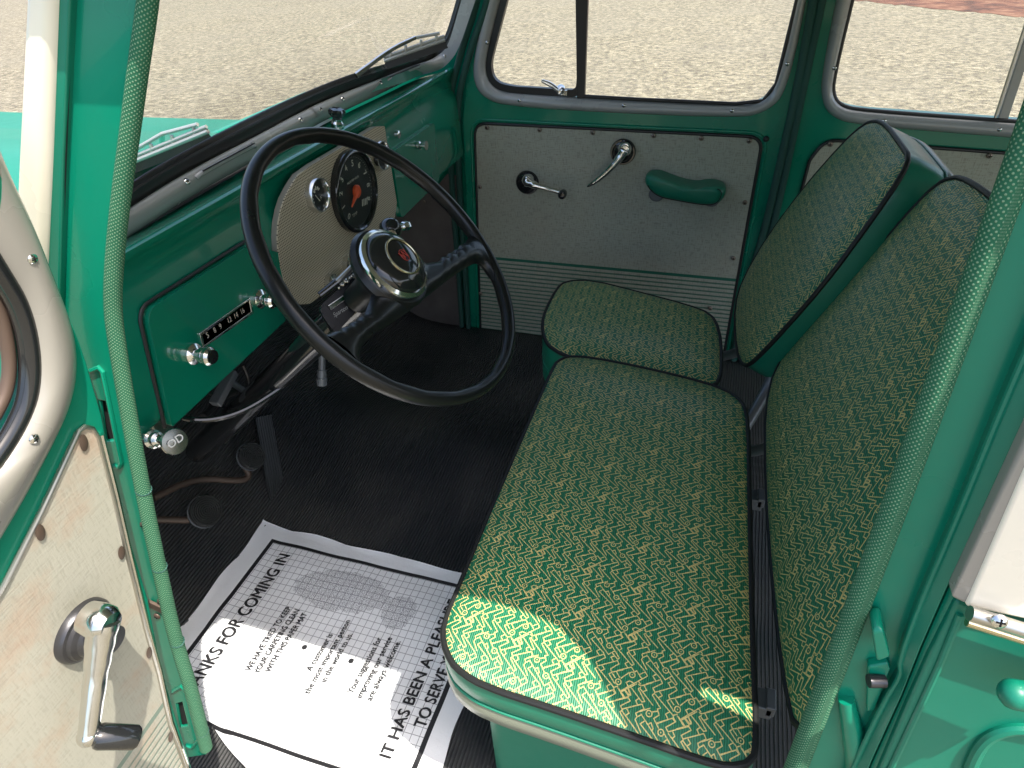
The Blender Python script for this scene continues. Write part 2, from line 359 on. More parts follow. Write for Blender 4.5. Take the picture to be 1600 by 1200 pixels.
class MB:
    def __init__(s): s.v = []; s.f = []; s.uv = []; s.mi = []
    def add(s, vs, fs, uvs=None, mi=0):
        o = len(s.v); s.v += [V(x) for x in vs]; s.uv += list(uvs) if uvs else [None] * len(vs)
        for f in fs: s.f.append([i + o for i in f]); s.mi.append(mi)
        return s
    def box(s, c, sz, rot=None, mi=0):
        c = V(c); hx, hy, hz = [x / 2 for x in sz]; rot = rot or Matrix.Identity(3)
        vs = [c + rot @ V((x * hx, y * hy, z * hz)) for x in (-1, 1) for y in (-1, 1) for z in (-1, 1)]
        return s.add(vs, [(0, 1, 3, 2), (4, 6, 7, 5), (0, 4, 5, 1), (2, 3, 7, 6), (0, 2, 6, 4), (1, 5, 7, 3)], mi=mi)
    def tube(s, P, r, seg=12, cap=True, mi=0, closed=False, flat=None):
        P = [V(p) for p in P]; n = len(P); vs = []; uv = []; L = 0
        rr = r if isinstance(r, (list, tuple)) else [r] * n
        if len(rr) != n: rr = [rr[min(len(rr) - 1, int(i * len(rr) / n))] for i in range(n)]
        a = None
        for i, p in enumerate(P):
            if closed: d = P[(i + 1) % n] - P[i - 1]
            else: d = P[min(i + 1, n - 1)] - P[max(i - 1, 0)]
            if a is None: a, b = frame(d)
            else:
                d = d.normalized(); a = (a - d * a.dot(d)).normalized(); b = d.cross(a)
            if i: L += (p - P[i - 1]).length
            for j in range(seg):
                t = 2 * math.pi * j / seg; vs.append(p + (a * math.cos(t) + b * math.sin(t)) * rr[i]); uv.append((L, t * rr[i]))
        fs = []
        for i in range(n if closed else n - 1):
            for j in range(seg):
                i2 = (i + 1) % n; fs.append((i * seg + j, i * seg + (j + 1) % seg, i2 * seg + (j + 1) % seg, i2 * seg + j))
        if cap and not closed: fs += [tuple(range(seg))[::-1], tuple((n - 1) * seg + j for j in range(seg))]
        return s.add(vs, fs, uv, mi)
    def lathe(s, prof, o, ax, seg=28, mi=0, cap=True):
        o = V(o); ax = V(ax).normalized(); a, b = frame(ax); vs = []; fs = []; n = len(prof)
        for r, h in prof:
            for j in range(seg):
                t = 2 * math.pi * j / seg; vs.append(o + ax * h + (a * math.cos(t) + b * math.sin(t)) * max(r, 1e-5))
        for i in range(n - 1):
            for j in range(seg): fs.append((i * seg + j, i * seg + (j + 1) % seg, (i + 1) * seg + (j + 1) % seg, (i + 1) * seg + j))
        fs += [tuple(range(seg))[::-1]] + ([tuple((n - 1) * seg + j for j in range(seg))] if cap else [])
        return s.add(vs, fs, mi=mi)
    def ball(s, c, r, seg=20, mi=0, ax=(0, 0, 1)):
        return s.lathe([(r * math.sin(math.pi * i / 12), -r * math.cos(math.pi * i / 12)) for i in range(13)], c, ax, seg, mi)
    def plate(s, out, n, th, holes=(), mi=0, uvf=None):
        """flat sheet with holes; front face at the outline, thickness towards -n"""
        n = V(n).normalized(); loops = [[V(p) for p in out]] + [[V(p) for p in h] for h in holes]
        allp = [p for l in loops for p in l]; N_ = len(allp)
        tris = tessellate_polygon(loops)
        vs = allp + [p - n * th for p in allp]; fs = []
        for t in tris:
            nn = (allp[t[1]] - allp[t[0]]).cross(allp[t[2]] - allp[t[0]])
            if nn.length < 1e-12: continue
            if nn.dot(n) < 0: t = (t[0], t[2], t[1])
            fs.append(tuple(t)); fs.append((t[2] + N_, t[1] + N_, t[0] + N_))
        o = 0
        for l in loops:
            for i in range(len(l)):
                j = (i + 1) % len(l); fs.append((o + i, o + j, o + j + N_, o + i + N_))
            o += len(l)
        return s.add(vs, fs, [uvf(p) for p in vs] if uvf else None, mi)
    def band(s, A, B, bulge, n=60, m=8, pw=.7, mi=0, back=None, closed=False):
        """strip swept between two paths, its section bulging along a vector"""
        A, B = resample([V(a) for a in A], n), resample([V(b) for b in B], n); bulge = V(bulge); vs = []; fs = []
        prof = [(j / m, math.sin(math.pi * j / m) ** pw) for j in range(m + 1)]
        if back is not None: prof = [(0, -back)] + prof + [(1, -back)]
        q = len(prof)
        for a, b in zip(A, B):
            for t, h in prof: vs.append(a.lerp(b, t) + bulge * h)
        for i in range(n - 1):
            for j in range(q - 1): fs.append((i * q + j, i * q + j + 1, (i + 1) * q + j + 1, (i + 1) * q + j))
            if back is not None: fs.append((i * q + q - 1, i * q, (i + 1) * q, (i + 1) * q + q - 1))
        return s.add(vs, fs, mi=mi)
    def text(s, st, size, o, right, up, mi=0, xs=1.0, align='CENTER', lift=0, bold=0, shear=0, fn=None):
        c = bpy.data.curves.new('t', 'FONT'); c.body = st; c.size = size; c.align_x = align; c.align_y = 'CENTER'; c.offset = bold; c.shear = shear
        c.resolution_u = 4
        ob = bpy.data.objects.new('t', c); scene.collection.objects.link(ob); bpy.context.view_layer.update()
        me = bpy.data.meshes.new_from_object(ob.evaluated_get(bpy.context.evaluated_depsgraph_get()))
        right, up = V(right).normalized(), V(up).normalized(); nn = right.cross(up); o = V(o)
        vs = [o + right * (p.co.x * xs) + up * p.co.y + nn * lift for p in me.vertices]
        if fn: vs = [fn(p) for p in vs]
        fs = [tuple(p.vertices) for p in me.polygons]
        bpy.data.objects.remove(ob); bpy.data.curves.remove(c); bpy.data.meshes.remove(me)
        return s.add(vs, fs, mi=mi)
    def build(s, name, mats, parent=None, bevel=0, angle=35, sub=0, recalc=True):
        me = bpy.data.meshes.new(name); base = V((0, 0, 0))
        me.from_pydata([tuple(p) for p in s.v], [], s.f)
        mats = mats if isinstance(mats, (list, tuple)) else [mats]
        for q in mats: me.materials.append(M[q])
        for p, i in zip(me.polygons, s.mi): p.material_index = i; p.use_smooth = True
        if any(u is not None for u in s.uv):
            ul = me.uv_layers.new(name='UVMap')
            for lp in me.loops:
                u = s.uv[lp.vertex_index]; ul.data[lp.index].uv = u if u is not None else (0, 0)
        me.validate()
        if recalc:
            bm = bmesh.new(); bm.from_mesh(me); bmesh.ops.recalc_face_normals(bm, faces=bm.faces); bm.to_mesh(me); bm.free()
        me.set_sharp_from_angle(angle=math.radians(angle))
        ob = bpy.data.objects.new(name, me); scene.collection.objects.link(ob)
        if parent: ob.parent = parent
        if bevel:
            b = ob.modifiers.new('bevel', 'BEVEL'); b.width = bevel; b.segments = 3; b.limit_method = 'ANGLE'; b.angle_limit = math.radians(40); b.harden_normals = True
        if sub: q = ob.modifiers.new('sub', 'SUBSURF'); q.levels = q.render_levels = sub
        return ob
def tag(o, label=None, cat=None, group=None, kind=None):
    for a, b in (('label', label), ('category', cat), ('group', group), ('kind', kind)):
        if b: o[a] = b
    return o
def empty(name, parent=None, loc=(0, 0, 0)):
    o = bpy.data.objects.new(name, None); scene.collection.objects.link(o); o.location = loc; o.empty_display_size = .1
    if parent: o.parent = parent
    return o
def dup(o, loc, parent):
    c = o.copy(); scene.collection.objects.link(c); c.location = loc; c.parent = parent; return c
def screw_mesh(name, r, ax, mt, parent, first):
    b = MB(); ax = V(ax).normalized()
    b.lathe([(r, 0), (r * .96, r * .25), (r * .7, r * .5), (r * .3, r * .62), (0, r * .64)], (0, 0, 0), ax, 16)
    a, c = frame(ax)
    rot = Matrix((a, c, ax)).transposed()
    b.box(ax * r * .62, (r * 1.1, r * .22, r * .12), rot, mi=1); b.box(ax * r * .62, (r * .22, r * 1.1, r * .12), rot, mi=1)
    o = b.build(name, [mt, 'hole'], parent); o.location = first; return o
def screws(name, r, ax, mt, parent, P):
    o = screw_mesh(name, r, ax, mt, parent, P[0])
    for p in P[1:]: dup(o, p, parent)

# ================================================================== the setting
g = MB(); g.add([(-90, -60, -.55), (90, -60, -.55), (90, 200, -.55), (-90, 200, -.55)], [(0, 1, 2, 3)])
tag(g.build('ground', 'asphalt'), 'pale sunlit asphalt lot around the car', None, None, 'structure')
a, b = at(1335, 0, 'z', -.546), at(1600, 27, 'z', -.546); d = (b - a).normalized()
near = []; 
for i in range(160):
    s = -1 + i * .16; near.append(a + d * s + V((random.uniform(-.05, .05), random.uniform(-.14, .14), 0)))
far = [a + d * 24.6 + V((5, 30, 0)), a - d * 1 + V((0, 32, 0))]
g = MB(); vs = near + far; g.plate(vs, (0, 0, 1), .02); tag(g.build('verge', 'dirt'), 'strip of red brown dirt along the edge of the asphalt', None, None, 'structure')

# ================================================================== the car
car = empty('station_wagon', None, (0, 0, -.55))
tag(car, 'green and cream vintage station wagon with its driver door open on the asphalt', 'car')
ROOT = empty('car_offset')  # replaced below
bpy.data.objects.remove(ROOT)
def finish_car():
    for ch in car.children: ch.location = ch.location - car.location
def part(name, loc=(0, 0, 0)):
    e = empty(name, car, loc); return e

# ---- body shell: floor, toe board, roof, rear, sills
b = MB(); 
b.box((.55, .5, -.03), (2.9, 1.46, .03))
b.box((-1.02, -.175, .40), (.36, .02, .72)) ; b.box((2.0, .51, .3), (.03, 1.40, .66))
b.box((-.35, -.215, -.06), (1.1, .04, .08))
b.box((-1.16, .52, .35), (.02, 1.36, .76))
b.build('underbody', 'green', car, bevel=.004)
r = MB()
roof = arc_round([V((-.64, -.15, 1.15)), V((-.64, 1.22, 1.15)), V((2.05, 1.22, 1.15)), V((2.05, -.15, 1.15))], .08)  # unseen front edge carried forward to keep the sun off the footwell
r.plate([p + V((0, 0, .04)) for p in roof], (0, 0, 1), .04)
r.build('roof', 'cream', car, bevel=.012)
h = MB(); h.plate([V((-.50, -.13, 1.147)), V((2.0, -.13, 1.147)), V((2.0, 1.2, 1.147)), V((-.50, 1.2, 1.147))], (0, 0, 1), .006); h.build('headliner', 'headliner', car)
# near side header rail; its unseen flare is added to shade the driver's cushion
h = MB()
h.plate([V((x, y, 1.135)) for x, y in ((-.62, -.150), (-.1, -.152), (.08, -.160), (.16, -.166), (.21, -.176), (.244, -.199), (.279, -.238), (.314, -.276), (.336, -.285), (.356, -.27), (.370, -.235), (.376, -.205), (.40, -.205), (2.0, -.205), (2.0, -.06), (-.62, -.06))], (0, 0, 1), .012)
h.build('drip_rail_shade_flare', 'cream', car, bevel=.003)

# ---- floor mat (thing resting in the car) and toe board
prof = [(.98, 0), (-.80, 0), (-.90, .008), (-.96, .04), (-1.02, .10), (-1.12, .24), (-1.145, .30), (-1.148, .60)]
vs = []; uv = []; fs = []; L = 0; P = [V((x, 0, z)) for x, z in prof]; P = [P[0]] + smooth(P[1:], 2)
nyy = 40; ys = [-.255 + (1.45) * i / nyy for i in range(nyy + 1)]
for i, p in enumerate(P):
    if i: L += (p - P[i - 1]).length
    for y in ys:
        # low transmission hump in the middle of the car
        hz = .05 * math.exp(-((y - .60) / .16) ** 2) * min(1, max(0, (-p.x - .35) / .35))
        vs.append((p.x, y, p.z + hz)); uv.append((L, y))
for i in range(len(P) - 1):
    for j in range(nyy):
        q = nyy + 1; fs.append((i * q + j, i * q + j + 1, (i + 1) * q + j + 1, (i + 1) * q + j))
g = MB(); g.add(vs, fs, uv); fm = g.build('floor_mat', 'ribs')
so = fm.modifiers.new('s', 'SOLIDIFY'); so.thickness = .004; so.offset = -1
tag(fm, 'black ribbed rubber mat covering the car floor under the pedals and seats', 'floor mat')

# ---- paper mat with printing
def pz(x, y):
    e = 0.0025 + .0025 * math.sin(x * 21 + y * 9) ** 2 + .002 * math.sin(y * 34 + x * 7)
    e += .05 * .5 * math.exp(-((y - .60) / .16) ** 2)
    if x < -.83: e += (-.83 - x) ** 1 * .10
    if y < -.10: e += (-.10 - y) * .10 + .012 * (1 - math.cos((-.10 - y) * 26)) * .5
    return max(e, .0025 + (.0 if x > -.80 else (-.80 - x) * .09)) + .003
PX0, PX1, PY0, PY1 = -.892, -.30, -.205, .266
g = MB(); nx, nyy = 70, 56; vs = []; uv = []; fs = []
for i in range(nx + 1):
    for j in range(nyy + 1):
        x = PX0 + (PX1 - PX0) * i / nx; y = PY0 + (PY1 - PY0) * j / nyy
        yl = -.158 - max(0, min(.12, (x + .705) * .43)); y = yl + (PY1 - .010 * (x - PX0) / .55 - yl) * j / nyy
        vs.append((x + .003 * math.sin(y * 40) * (i < 2 or i > nx - 2), y + .0025 * math.sin(x * 33 + 1) * (j < 2 or j > nyy - 2), pz(x, y) + (.004 * abs(math.sin(x * 23)) if j in (0, nyy) else 0) + (.004 * abs(math.sin(y * 19)) if i == 0 else 0))); uv.append((y, x))
for i in range(nx):
    for j in range(nyy): q = nyy + 1; fs.append((i * q + j, (i + 1) * q + j, (i + 1) * q + j + 1, i * q + j + 1))
g.add(vs, fs, uv)
drape = lambda p: V((p.x, p.y, pz(p.x, p.y) + .0020))
def ptext(st, size, x, y0, y1, bold=0):
    """one line reading along +y between y0 and y1, its middle at x"""
    q = MB(); q.text(st, size, (0, 0, 0), (0, 1, 0), (-1, 0, 0)); w_ = max(p.y for p in q.v) - min(p.y for p in q.v)
    s_ = (y1 - y0) / w_; g.text(st, size, (x, (y0 + y1) / 2, 0), (0, 1, 0), (-1, 0, 0), mi=1, xs=s_, bold=bold, fn=drape)
    for e_, l_ in ((.022, .0003), (-.022, .0006)): g.text(st, size, (x + size * e_, (y0 + y1) / 2 + size * e_, 0), (0, 1, 0), (-1, 0, 0), mi=1, xs=s_, fn=lambda p: drape(p) + V((0, 0, l_)))
ptext('THANKS FOR COMING IN', .038, -.793, -.142, .199)
ptext('WE HAVE TRIED TO KEEP', .0165, -.7115, -.052, .086); ptext('YOUR CARPETING CLEAN', .0165, -.692, -.052, .086); ptext('WITH THIS PAPER MAT', .0165, -.6725, -.045, .083)
ptext('A customer is', .0165, -.599, -.022, .056); ptext('the most important person', .0165, -.580, -.060, .092); ptext('in the world to us.', .0165, -.5615, -.034, .067)
ptext('Your suggestions for', .0165, -.503, -.040, .074); ptext('improving our service', .0165, -.4835, -.043, .080); ptext('are always welcome.', .0165, -.4645, -.042, .078)
ptext('IT HAS BEEN A PLEASURE', .030, -.394, -.120, .19); ptext('TO SERVE YOU', .030, -.358, -.060, .11)
pm = g.build('paper_mat', ['paper', 'ink'], recalc=False)
tag(pm, 'white printed paper mat with black border, grid and footprint lying on the rubber floor', 'paper mat')

# ---- far front door
FD = part('passenger_door'); FD['label'] = 'closed door with grey cloth board and chrome handles'
W = lambda l: pts(l, 'y', FY)
def fxz(p): return (p.x, p.z)
wo_px = [(770, -60), (742, 80), (738, 122), (752, 152), (795, 168), (1150, 186), (1200, 175), (1232, 140), (1272, -60)]
wi_px = [(797, -60), (758, 90), (760, 122), (774, 140), (800, 147), (1150, 166), (1190, 160), (1216, 130), (1258, -60)]
shell = W([(735, 552), (728, 300), (722, 190), (730, 118), (745, 60), (772, -40)]) + [V((-.55, FY, 1.13)), V((.20, FY, 1.13))] + W([(1284, -40), (1262, 45), (1244, 140), (1212, 285), (1193, 378), (1160, 480), (1150, 570)])
hole = arc_round(W(wi_px), .02, 3)
sh = MB(); sh.plate(shell, (0, -1, 0), .03, [hole]); sh.build('door_shell', 'green', FD, bevel=.003)
def ringband(outp, inp, bulge, mt, nm, par, n=110):
    q = MB(); q.band(smooth(outp, 2), smooth(inp, 2), bulge, n=n, back=.3); return q.build(nm, mt, par, angle=60)
ringband([p + V((0, -.001, 0)) for p in W(wo_px)], [p + V((0, -.001, 0)) for p in W(wi_px)], (0, -.014, 0), 'silver', 'window_trim', FD)
# vent window rubber and divider
vo_ = W([(790, -60), (757, 95), (760, 122), (774, 139), (800, 146), (905, 152), (917, -60)])
vi_ = W([(808, -60), (767, 98), (769, 118), (779, 130), (802, 135), (900, 141), (909, -60)])
q = MB(); q.plate(arc_round(vo_, .018, 4), (0, -1, 0), .016, [arc_round(vi_, .016, 4)]); q.build('vent_seal', 'black', FD, bevel=.002)
q = MB(); q.plate([p + V((0, -.006, 0)) for p in W([(899, -60), (902, 153), (914, 153), (921, -60)])], (0, -1, 0), .014); q.build('window_divider', 'black', FD, bevel=.002)
q = MB(); q.plate([p + V((0, .012, 0)) for p in arc_round(W(vo_ and [(799, -60), (764, 95), (764, 120), (776, 134), (802, 140), (903, 146), (910, -60)]), .01, 2)], (0, -1, 0), .003); q.build('vent_glass', 'glass', FD)
q = MB(); q.plate([p + V((0, .014, 0)) for p in W([(912, -60), (905, 158), (1190, 172), (1222, 130), (1268, -60)])], (0, -1, 0), .003); q.build('window_glass', 'glass', FD)
# rubber sweep along the bottom of the glass
q = MB(); q.tube([p + V((0, -.002, 0)) for p in W([(912, 150), (1000, 155), (1150, 162), (1192, 157), (1213, 130), (1250, -20)])], .0045); q.build('glass_seal', 'black', FD)
# card
cp = W([(742, 192), (1192, 214), (1128, 570), (752, 535)])
ro = [.035, .035, .02, .03]
q = MB(); q.plate([p + V((0, -.003, 0)) for p in arc_round(cp, ro, 8)], (0, -1, 0), .004, uvf=fxz); q.build('door_card', 'card', FD, bevel=.001)
q = MB(); P = arc_round([p + V((0, -.001, 0)) for p in cp], ro, 8); q.tube(P + [P[0]], .0042); q.build('card_gasket', 'black', FD)
# slightly raised pressed lip round the card
cc = sum(cp, V()) / 4
P = arc_round([cc + (p - cc) * 1.028 + V((0, -.0005, 0)) for p in cp], [.045] * 4, 8); q = MB(); q.tube(P + [P[0]], .004); q.build('pressed_lip', 'green', FD)
sp_ = [(762, 198), (844, 202), (927, 206), (1022, 211), (1096, 215), (1171, 219), (751, 291), (753, 379), (1164, 315), (1146, 402), (752, 457), (1110, 480), (758, 524)]
screws('panel_screw', .0062, (0, -1, 0), 'screw', FD, [p + V((0, -.0065, 0)) for p in W(sp_)])
screws('trim_screw', .0045, (0, -1, 0), 'chrome', FD, [p + V((0, -.0145, 0)) for p in W([(814, 155), (976, 163), (1144, 171), (764, 65), (1230, 98)])])
# crank (short arm with black knob) and long curved door handle
q = MB(); c0 = W([(825, 284)])[0]; rings = [(.033, 0), (.033, .005), (.031, .008), (.027, .008), (.027, .012), (.024, .014), (.021, .014), (.020, .018), (.017, .020), (0, .021)]
q.lathe(rings, c0 + V((0, -.004, 0)), (0, -1, 0), 36); e1 = q.build('crank_ring', 'gloss', FD); e1['label'] = 'black ringed escutcheon of the window crank'
c1 = W([(974, 236)])[0]; q = MB(); q.lathe(rings, c1 + V((0, -.004, 0)), (0, -1, 0), 36); q.build('handle_ring', 'gloss', FD)
kn = at(880, 302, 'y', FY - .055)
hb = at(823, 284, 'y', FY - .05)
q = MB(); q.lathe([(.014, -.012), (.0165, 0), (.016, .006), (.011, .012), (0, .014)], hb + V((0, .012, 0)), (0, -1, 0), 24)
q.tube(smooth([hb, hb.lerp(kn, .25) + V((0, -.006, 0)), hb.lerp(kn, .6), kn], 2), [.013, .0105, .0075, .0065, .0065, .0068], 14); q.build('window_crank', 'chrome', FD)
q = MB(); q.lathe([(.007, -.01), (.0105, -.004), (.0115, .004), (.0115, .016), (.009, .021), (.004, .022), (0, .0225)], kn, (0, -1, 0), 24); q.build('crank_knob', 'gloss', FD)
hp = [at(*p, 'y', FY - d_) for p, d_ in (((975, 235), .04), ((966, 250), .046), ((950, 267), .05), ((935, 280), .052), ((924, 288), .052), ((918, 291), .05))]
q = MB(); q.lathe([(.014, -.012), (.0175, 0), (.017, .006), (.012, .012), (0, .014)], hp[0] + V((0, .012, 0)), (0, -1, 0), 24)
q.tube(smooth(hp, 2), [.0125, .011, .010, .0088, .0075, .0062, .0045, .003], 14); q.build('door_handle', 'chrome', FD)
# armrest
ap = [(1008, 290), (1007, 277), (1013, 272), (1026, 273), (1042, 280), (1069, 289), (1092, 292), (1104, 289), (1122, 289), (1136, 295), (1131, 311), (1120, 319), (1095, 318), (1056, 311), (1026, 305)]
out = smooth([at(x, y, 'y', FY - .055) for x, y in ap], 2, True)
cen = sum(out, V()) / len(out)
q = MB(); nR = len(out); vs = []; fs = []
lay = [(.90, .048), (.97, .040), (1.0, .02), (.99, .0), (.93, -.012), (.80, -.018), (.5, -.021), (.0, -.022)]
for s_, dy in lay: vs += [cen + (p - cen) * s_ + V((0, dy, 0)) for p in out]
for i in range(len(lay) - 1):
    for j in range(nR): fs.append((i * nR + j, i * nR + (j + 1) % nR, (i + 1) * nR + (j + 1) % nR, (i + 1) * nR + j))
q.add(vs, fs); q.build('armrest', 'vinyl', FD, angle=80)
q = MB(); q.tube([cen + (p - cen) * .90 + V((0, -.0165, 0)) for p in out[len(out) * 8 // 15:] + out[:1]], .0012, 6); q.build('armrest_seam', 'piping', FD)
for c_, rr in (((1026, 303), .020), ((1112, 311), .020)):
    c_ = at(*c_, 'y', FY - .012); q = MB(); q.lathe([(rr, -.006), (rr, .003), (rr * .8, .006), (0, .006)], c_, (0, -1, 0), 24); q.build('armrest_foot', 'steel', FD)
c_ = W([(1197, 216)])[0]; q = MB(); q.ball(c_ + V((0, -.006, 0)), .007); q.build('door_bumper', 'black', FD)
# vent latch
a_ = at(876, 140, 'y', FY - .012); b_ = at(846, 126, 'y', FY - .035)
q = MB(); q.lathe([(.012, -.004), (.012, .006), (.009, .014), (.006, .02), (0, .021)], a_, (0, -1, 0), 20); q.tube(smooth([a_ + V((0, -.016, 0)), a_.lerp(b_, .5) + V((0, -.004, .003)), b_], 2), [.005, .0058, .006, .0048, .0035], 12)
q.box(a_ + V((.008, -.004, -.006)), (.020, .006, .012)); q.build('vent_latch', 'chrome', FD, bevel=.001)

# ---- far side body behind the door, with its window
SP = part('rear_side'); SP['label'] = 'rear side panel with sliding window behind the front door'
o1 = W([(1115, 570), (1130, 480), (1170, 380), (1195, 285), (1228, 140), (1244, 45), (1260, -40)]) + [V((.27, FY, 1.13)), V((2.0, FY, 1.13)), V((2.0, FY, -.04))]
ro_px = [(1318, -60), (1283, 120), (1284, 160), (1300, 184), (1340, 196)]; ri_px = [(1346, -60), (1302, 122), (1302, 150), (1314, 165), (1345, 172)]
ro_ = W(ro_px) + [V((.62, FY, at(1600, 216, 'y', FY).z)), V((1.3, FY, .53))]; ri_ = W(ri_px) + [V((.62, FY, at(1600, 190, 'y', FY).z)), V((1.3, FY, .555))]
ro_ = W(ro_px) + W([(1600, 217)]); ri_ = W(ri_px) + W([(1600, 190)])
d1 = (ro_[-1] - ro_[-2]).normalized(); ro_.append(ro_[-1] + d1 * .9); ri_.append(ri_[-1] + d1 * .9)
hl = [p.copy() for p in ri_] + [V((ri_[-1].x, FY, 1.12))]
q = MB(); q.plate([p + V((0, .004, 0)) for p in o1], (0, -1, 0), .03, [[p + V((0, .004, 0)) for p in arc_round(hl, .02, 3)]]); q.build('side_shell', 'green', SP, bevel=.003)
ringband([p + V((0, -.001, 0)) for p in ro_], [p + V((0, -.001, 0)) for p in ri_], (0, -.018, 0), 'silver', 'window_trim', SP, 130)
P = [p + V((0, -.003, 0)) for p in smooth(ri_, 2)]; q = MB(); q.tube(P, .0045, 10); q.build('window_seal', 'black', SP)
q = MB(); q.plate([p + V((0, .012, 0)) for p in hl], (0, -1, 0), .003); q.build('window_glass', 'glass', SP)
q = MB(); A_, B_ = at(1557, 192, 'y', FY - .002), at(1607, 40, 'y', FY - .002); dd = (B_ - A_); B_ = A_ + dd * 1.7; q.plate([A_, A_ + V((.020, 0, 0)), B_ + V((.02, 0, 0)), B_], (0, -1, 0), .012); q.build('window_post', 'silver', SP, bevel=.003)
q = MB(); q.tube([A_ + V((-.006, 0, 0)), B_ + V((-.006, 0, 0))], .0028); q.build('post_edge', 'alloy', SP)
c3 = W([(1265, 250), (1290, 218), (1600, 241)]); dd = (c3[2] - c3[1]); c3 = [c3[0], c3[1], c3[1] + dd * 2.4, V((c3[1].x + dd.x * 2.4, FY, .03)), V((c3[0].x - .02, FY, .03))]
q = MB(); q.plate([p + V((0, -.003, 0)) for p in arc_round(c3, [.01, .03, .02, .01, .01], 6)], (0, -1, 0), .004, uvf=fxz); q.build('side_card', 'card', SP, bevel=.001)
P = arc_round([p + V((0, -.001, 0)) for p in c3], [.01, .03, .02, .01, .01], 6); q = MB(); q.tube(P + [P[0]], .0042); q.build('card_gasket', 'black', SP)
screws('panel_screw', .0062, (0, -1, 0), 'screw', SP, [p + V((0, -.0065, 0)) for p in W([(1297, 224), (1545, 242)])])
screws('trim_screw', .0045, (0, -1, 0), 'chrome', SP, [p + V((0, -.0175, 0)) for p in W([(1303, 104), (1380, 186), (1558, 199)])])
# pillar strip between the windlaces
q = MB(); q.plate([p + V((0, .012, 0)) for p in W([(1140, 572), (1150, 480), (1190, 378), (1205, 285), (1240, 140), (1262, 0), (1270, -40), (1300, -40), (1290, 45), (1262, 140), (1232, 285), (1205, 400), (1170, 572)])], (0, -1, 0), .01); q.build('centre_pillar', 'green', car)
def lace(px, r, y=FY, mt='lacedark', nm='windlace', dy=-.010, ax='y'):
    q = MB(); q.tube(resample(smooth([at(*p, ax, y + dy) for p in px], 2), 80), [r[0] + (r[1] - r[0]) * i / 79 for i in range(80)] if isinstance(r, tuple) else r, 16); return q.build(nm, mt, car)
lace([(752, -40), (744, 10), (727, 60), (714, 105), (704, 145), (703, 220), (708, 320), (718, 440), (724, 545)], .0085)
lace([(770, -40), (760, 10), (741, 60), (726, 110), (716, 156), (715, 220), (719, 320), (728, 440), (734, 545)], .0085)
lace([(1280, -50), (1270, 5), (1249, 125), (1212, 287), (1190, 378), (1160, 470), (1145, 570)], .0095)
lace([(1294, -50), (1284, 5), (1258, 125), (1224, 287), (1202, 378), (1172, 470), (1158, 570)], .0085)

# ---- far kick panel and front corner
KP = [(683, 292), (698, 272), (712, 274), (714, 330), (724, 545), (700, 560), (600, 545), (560, 470), (560, 330)]
q = MB(); q.plate([at(x, y, 'y', FY - .006) for x, y in KP], (0, -1, 0), .004); kp = q.build('kick_panel', 'kick', car, bevel=.001); kp['label'] = 'brown grey board beside the passenger footwell'
screws('kick_screw', .0045, (0, -1, 0), 'screw', kp, [at(x, y, 'y', FY - .0062) for x, y in ((705, 279), (714, 438), (716, 520), (663, 315))])
q = MB(); q.plate([V((-.62, FY + .02, -.04)), V((-1.16, FY + .02, -.04)), V((-1.16, FY + .02, .73)), V((-.80, FY + .02, .775)), at(718, 70, 'y', FY + .02), at(748, -50, 'y', FY + .02), at(790, -50, 'y', FY + .02), at(735, 120, 'y', FY + .02)], (0, -1, 0), .02); q.build('cowl_side', 'green', car)

# ---- windshield: paths along its foot then up the far pillar
zl = [((150, 398), .785), ((203, 366), .795), ((300, 303), .80), ((400, 247), .80), ((490, 195), .80), ((540, 170), .80), ((600, 142), .80), ((655, 115), .80)]
LOW = [at(*p, 'z', z) for p, z in zl] + [at(*p, 'y', 1.165) for p in ((688, 108), (707, 93), (720, 68), (731, 35), (743, 0), (760, -50))]
zu = [((150, 360), .82), ((207, 320), .825), ((290, 268), .83), ((395, 215), .83), ((483, 167), .83), ((540, 143), .83), ((600, 120), .83), ((640, 104), .83)]
UPP = [at(*p, 'z', z) for p, z in zu] + [at(*p, 'y', 1.168) for p in ((672, 93), (692, 82), (704, 65), (713, 35), (723, 0), (737, -50))]
zg = [((150, 322), .85), ((216, 276), .855), ((290, 234), .86), ((381, 187), .86), ((470, 146), .86), ((540, 118), .86), ((600, 100), .86), ((640, 90), .86)]
GLS = [at(*p, 'z', z) for p, z in zg] + [at(*p, 'y', 1.175) for p in ((672, 77), (685, 72), (697, 55), (706, 28), (714, 0), (728, -50))]
WS = part('windshield'); WS['label'] = 'curved windshield with grey screwed trim'
nrm = V((.75, 0, .65)).normalized()
q = MB(); q.band(smooth(LOW, 2), smooth(UPP, 2), nrm * .012, n=140, m=10, pw=.6, back=.6); q.build('windshield_trim', 'silver', WS, angle=60)
q = MB(); q.band(smooth(UPP, 2), smooth(GLS, 2), nrm * .006, n=140, m=10, pw=.5, back=.8); q.build('windshield_rubber', 'black', WS, angle=60)
q = MB(); mid = [a.lerp(b, .55) + nrm * .004 for a, b in zip(resample(smooth(UPP, 2), 90), resample(smooth(GLS, 2), 90))]; q.tube(mid, .0035, 8); q.build('rubber_lip', 'black', WS)
# glass
base = resample(smooth(GLS[:9], 2), 40); vs = []; fs = []
for p in base: vs += [p + V((-.004, 0, -.01)), p + V((.195, 0, .30))]
for i in range(39): fs.append((2 * i, 2 * i + 2, 2 * i + 3, 2 * i + 1))
q = MB(); q.add(vs, fs); o_g = q.build('windshield_glass', 'glass', WS); so = o_g.modifiers.new('s', 'SOLIDIFY'); so.thickness = .004
q = MB(); q.tube([p + V((.20, 0, .305)) for p in base], .02, 10); q.build('windshield_header', 'trim', WS)
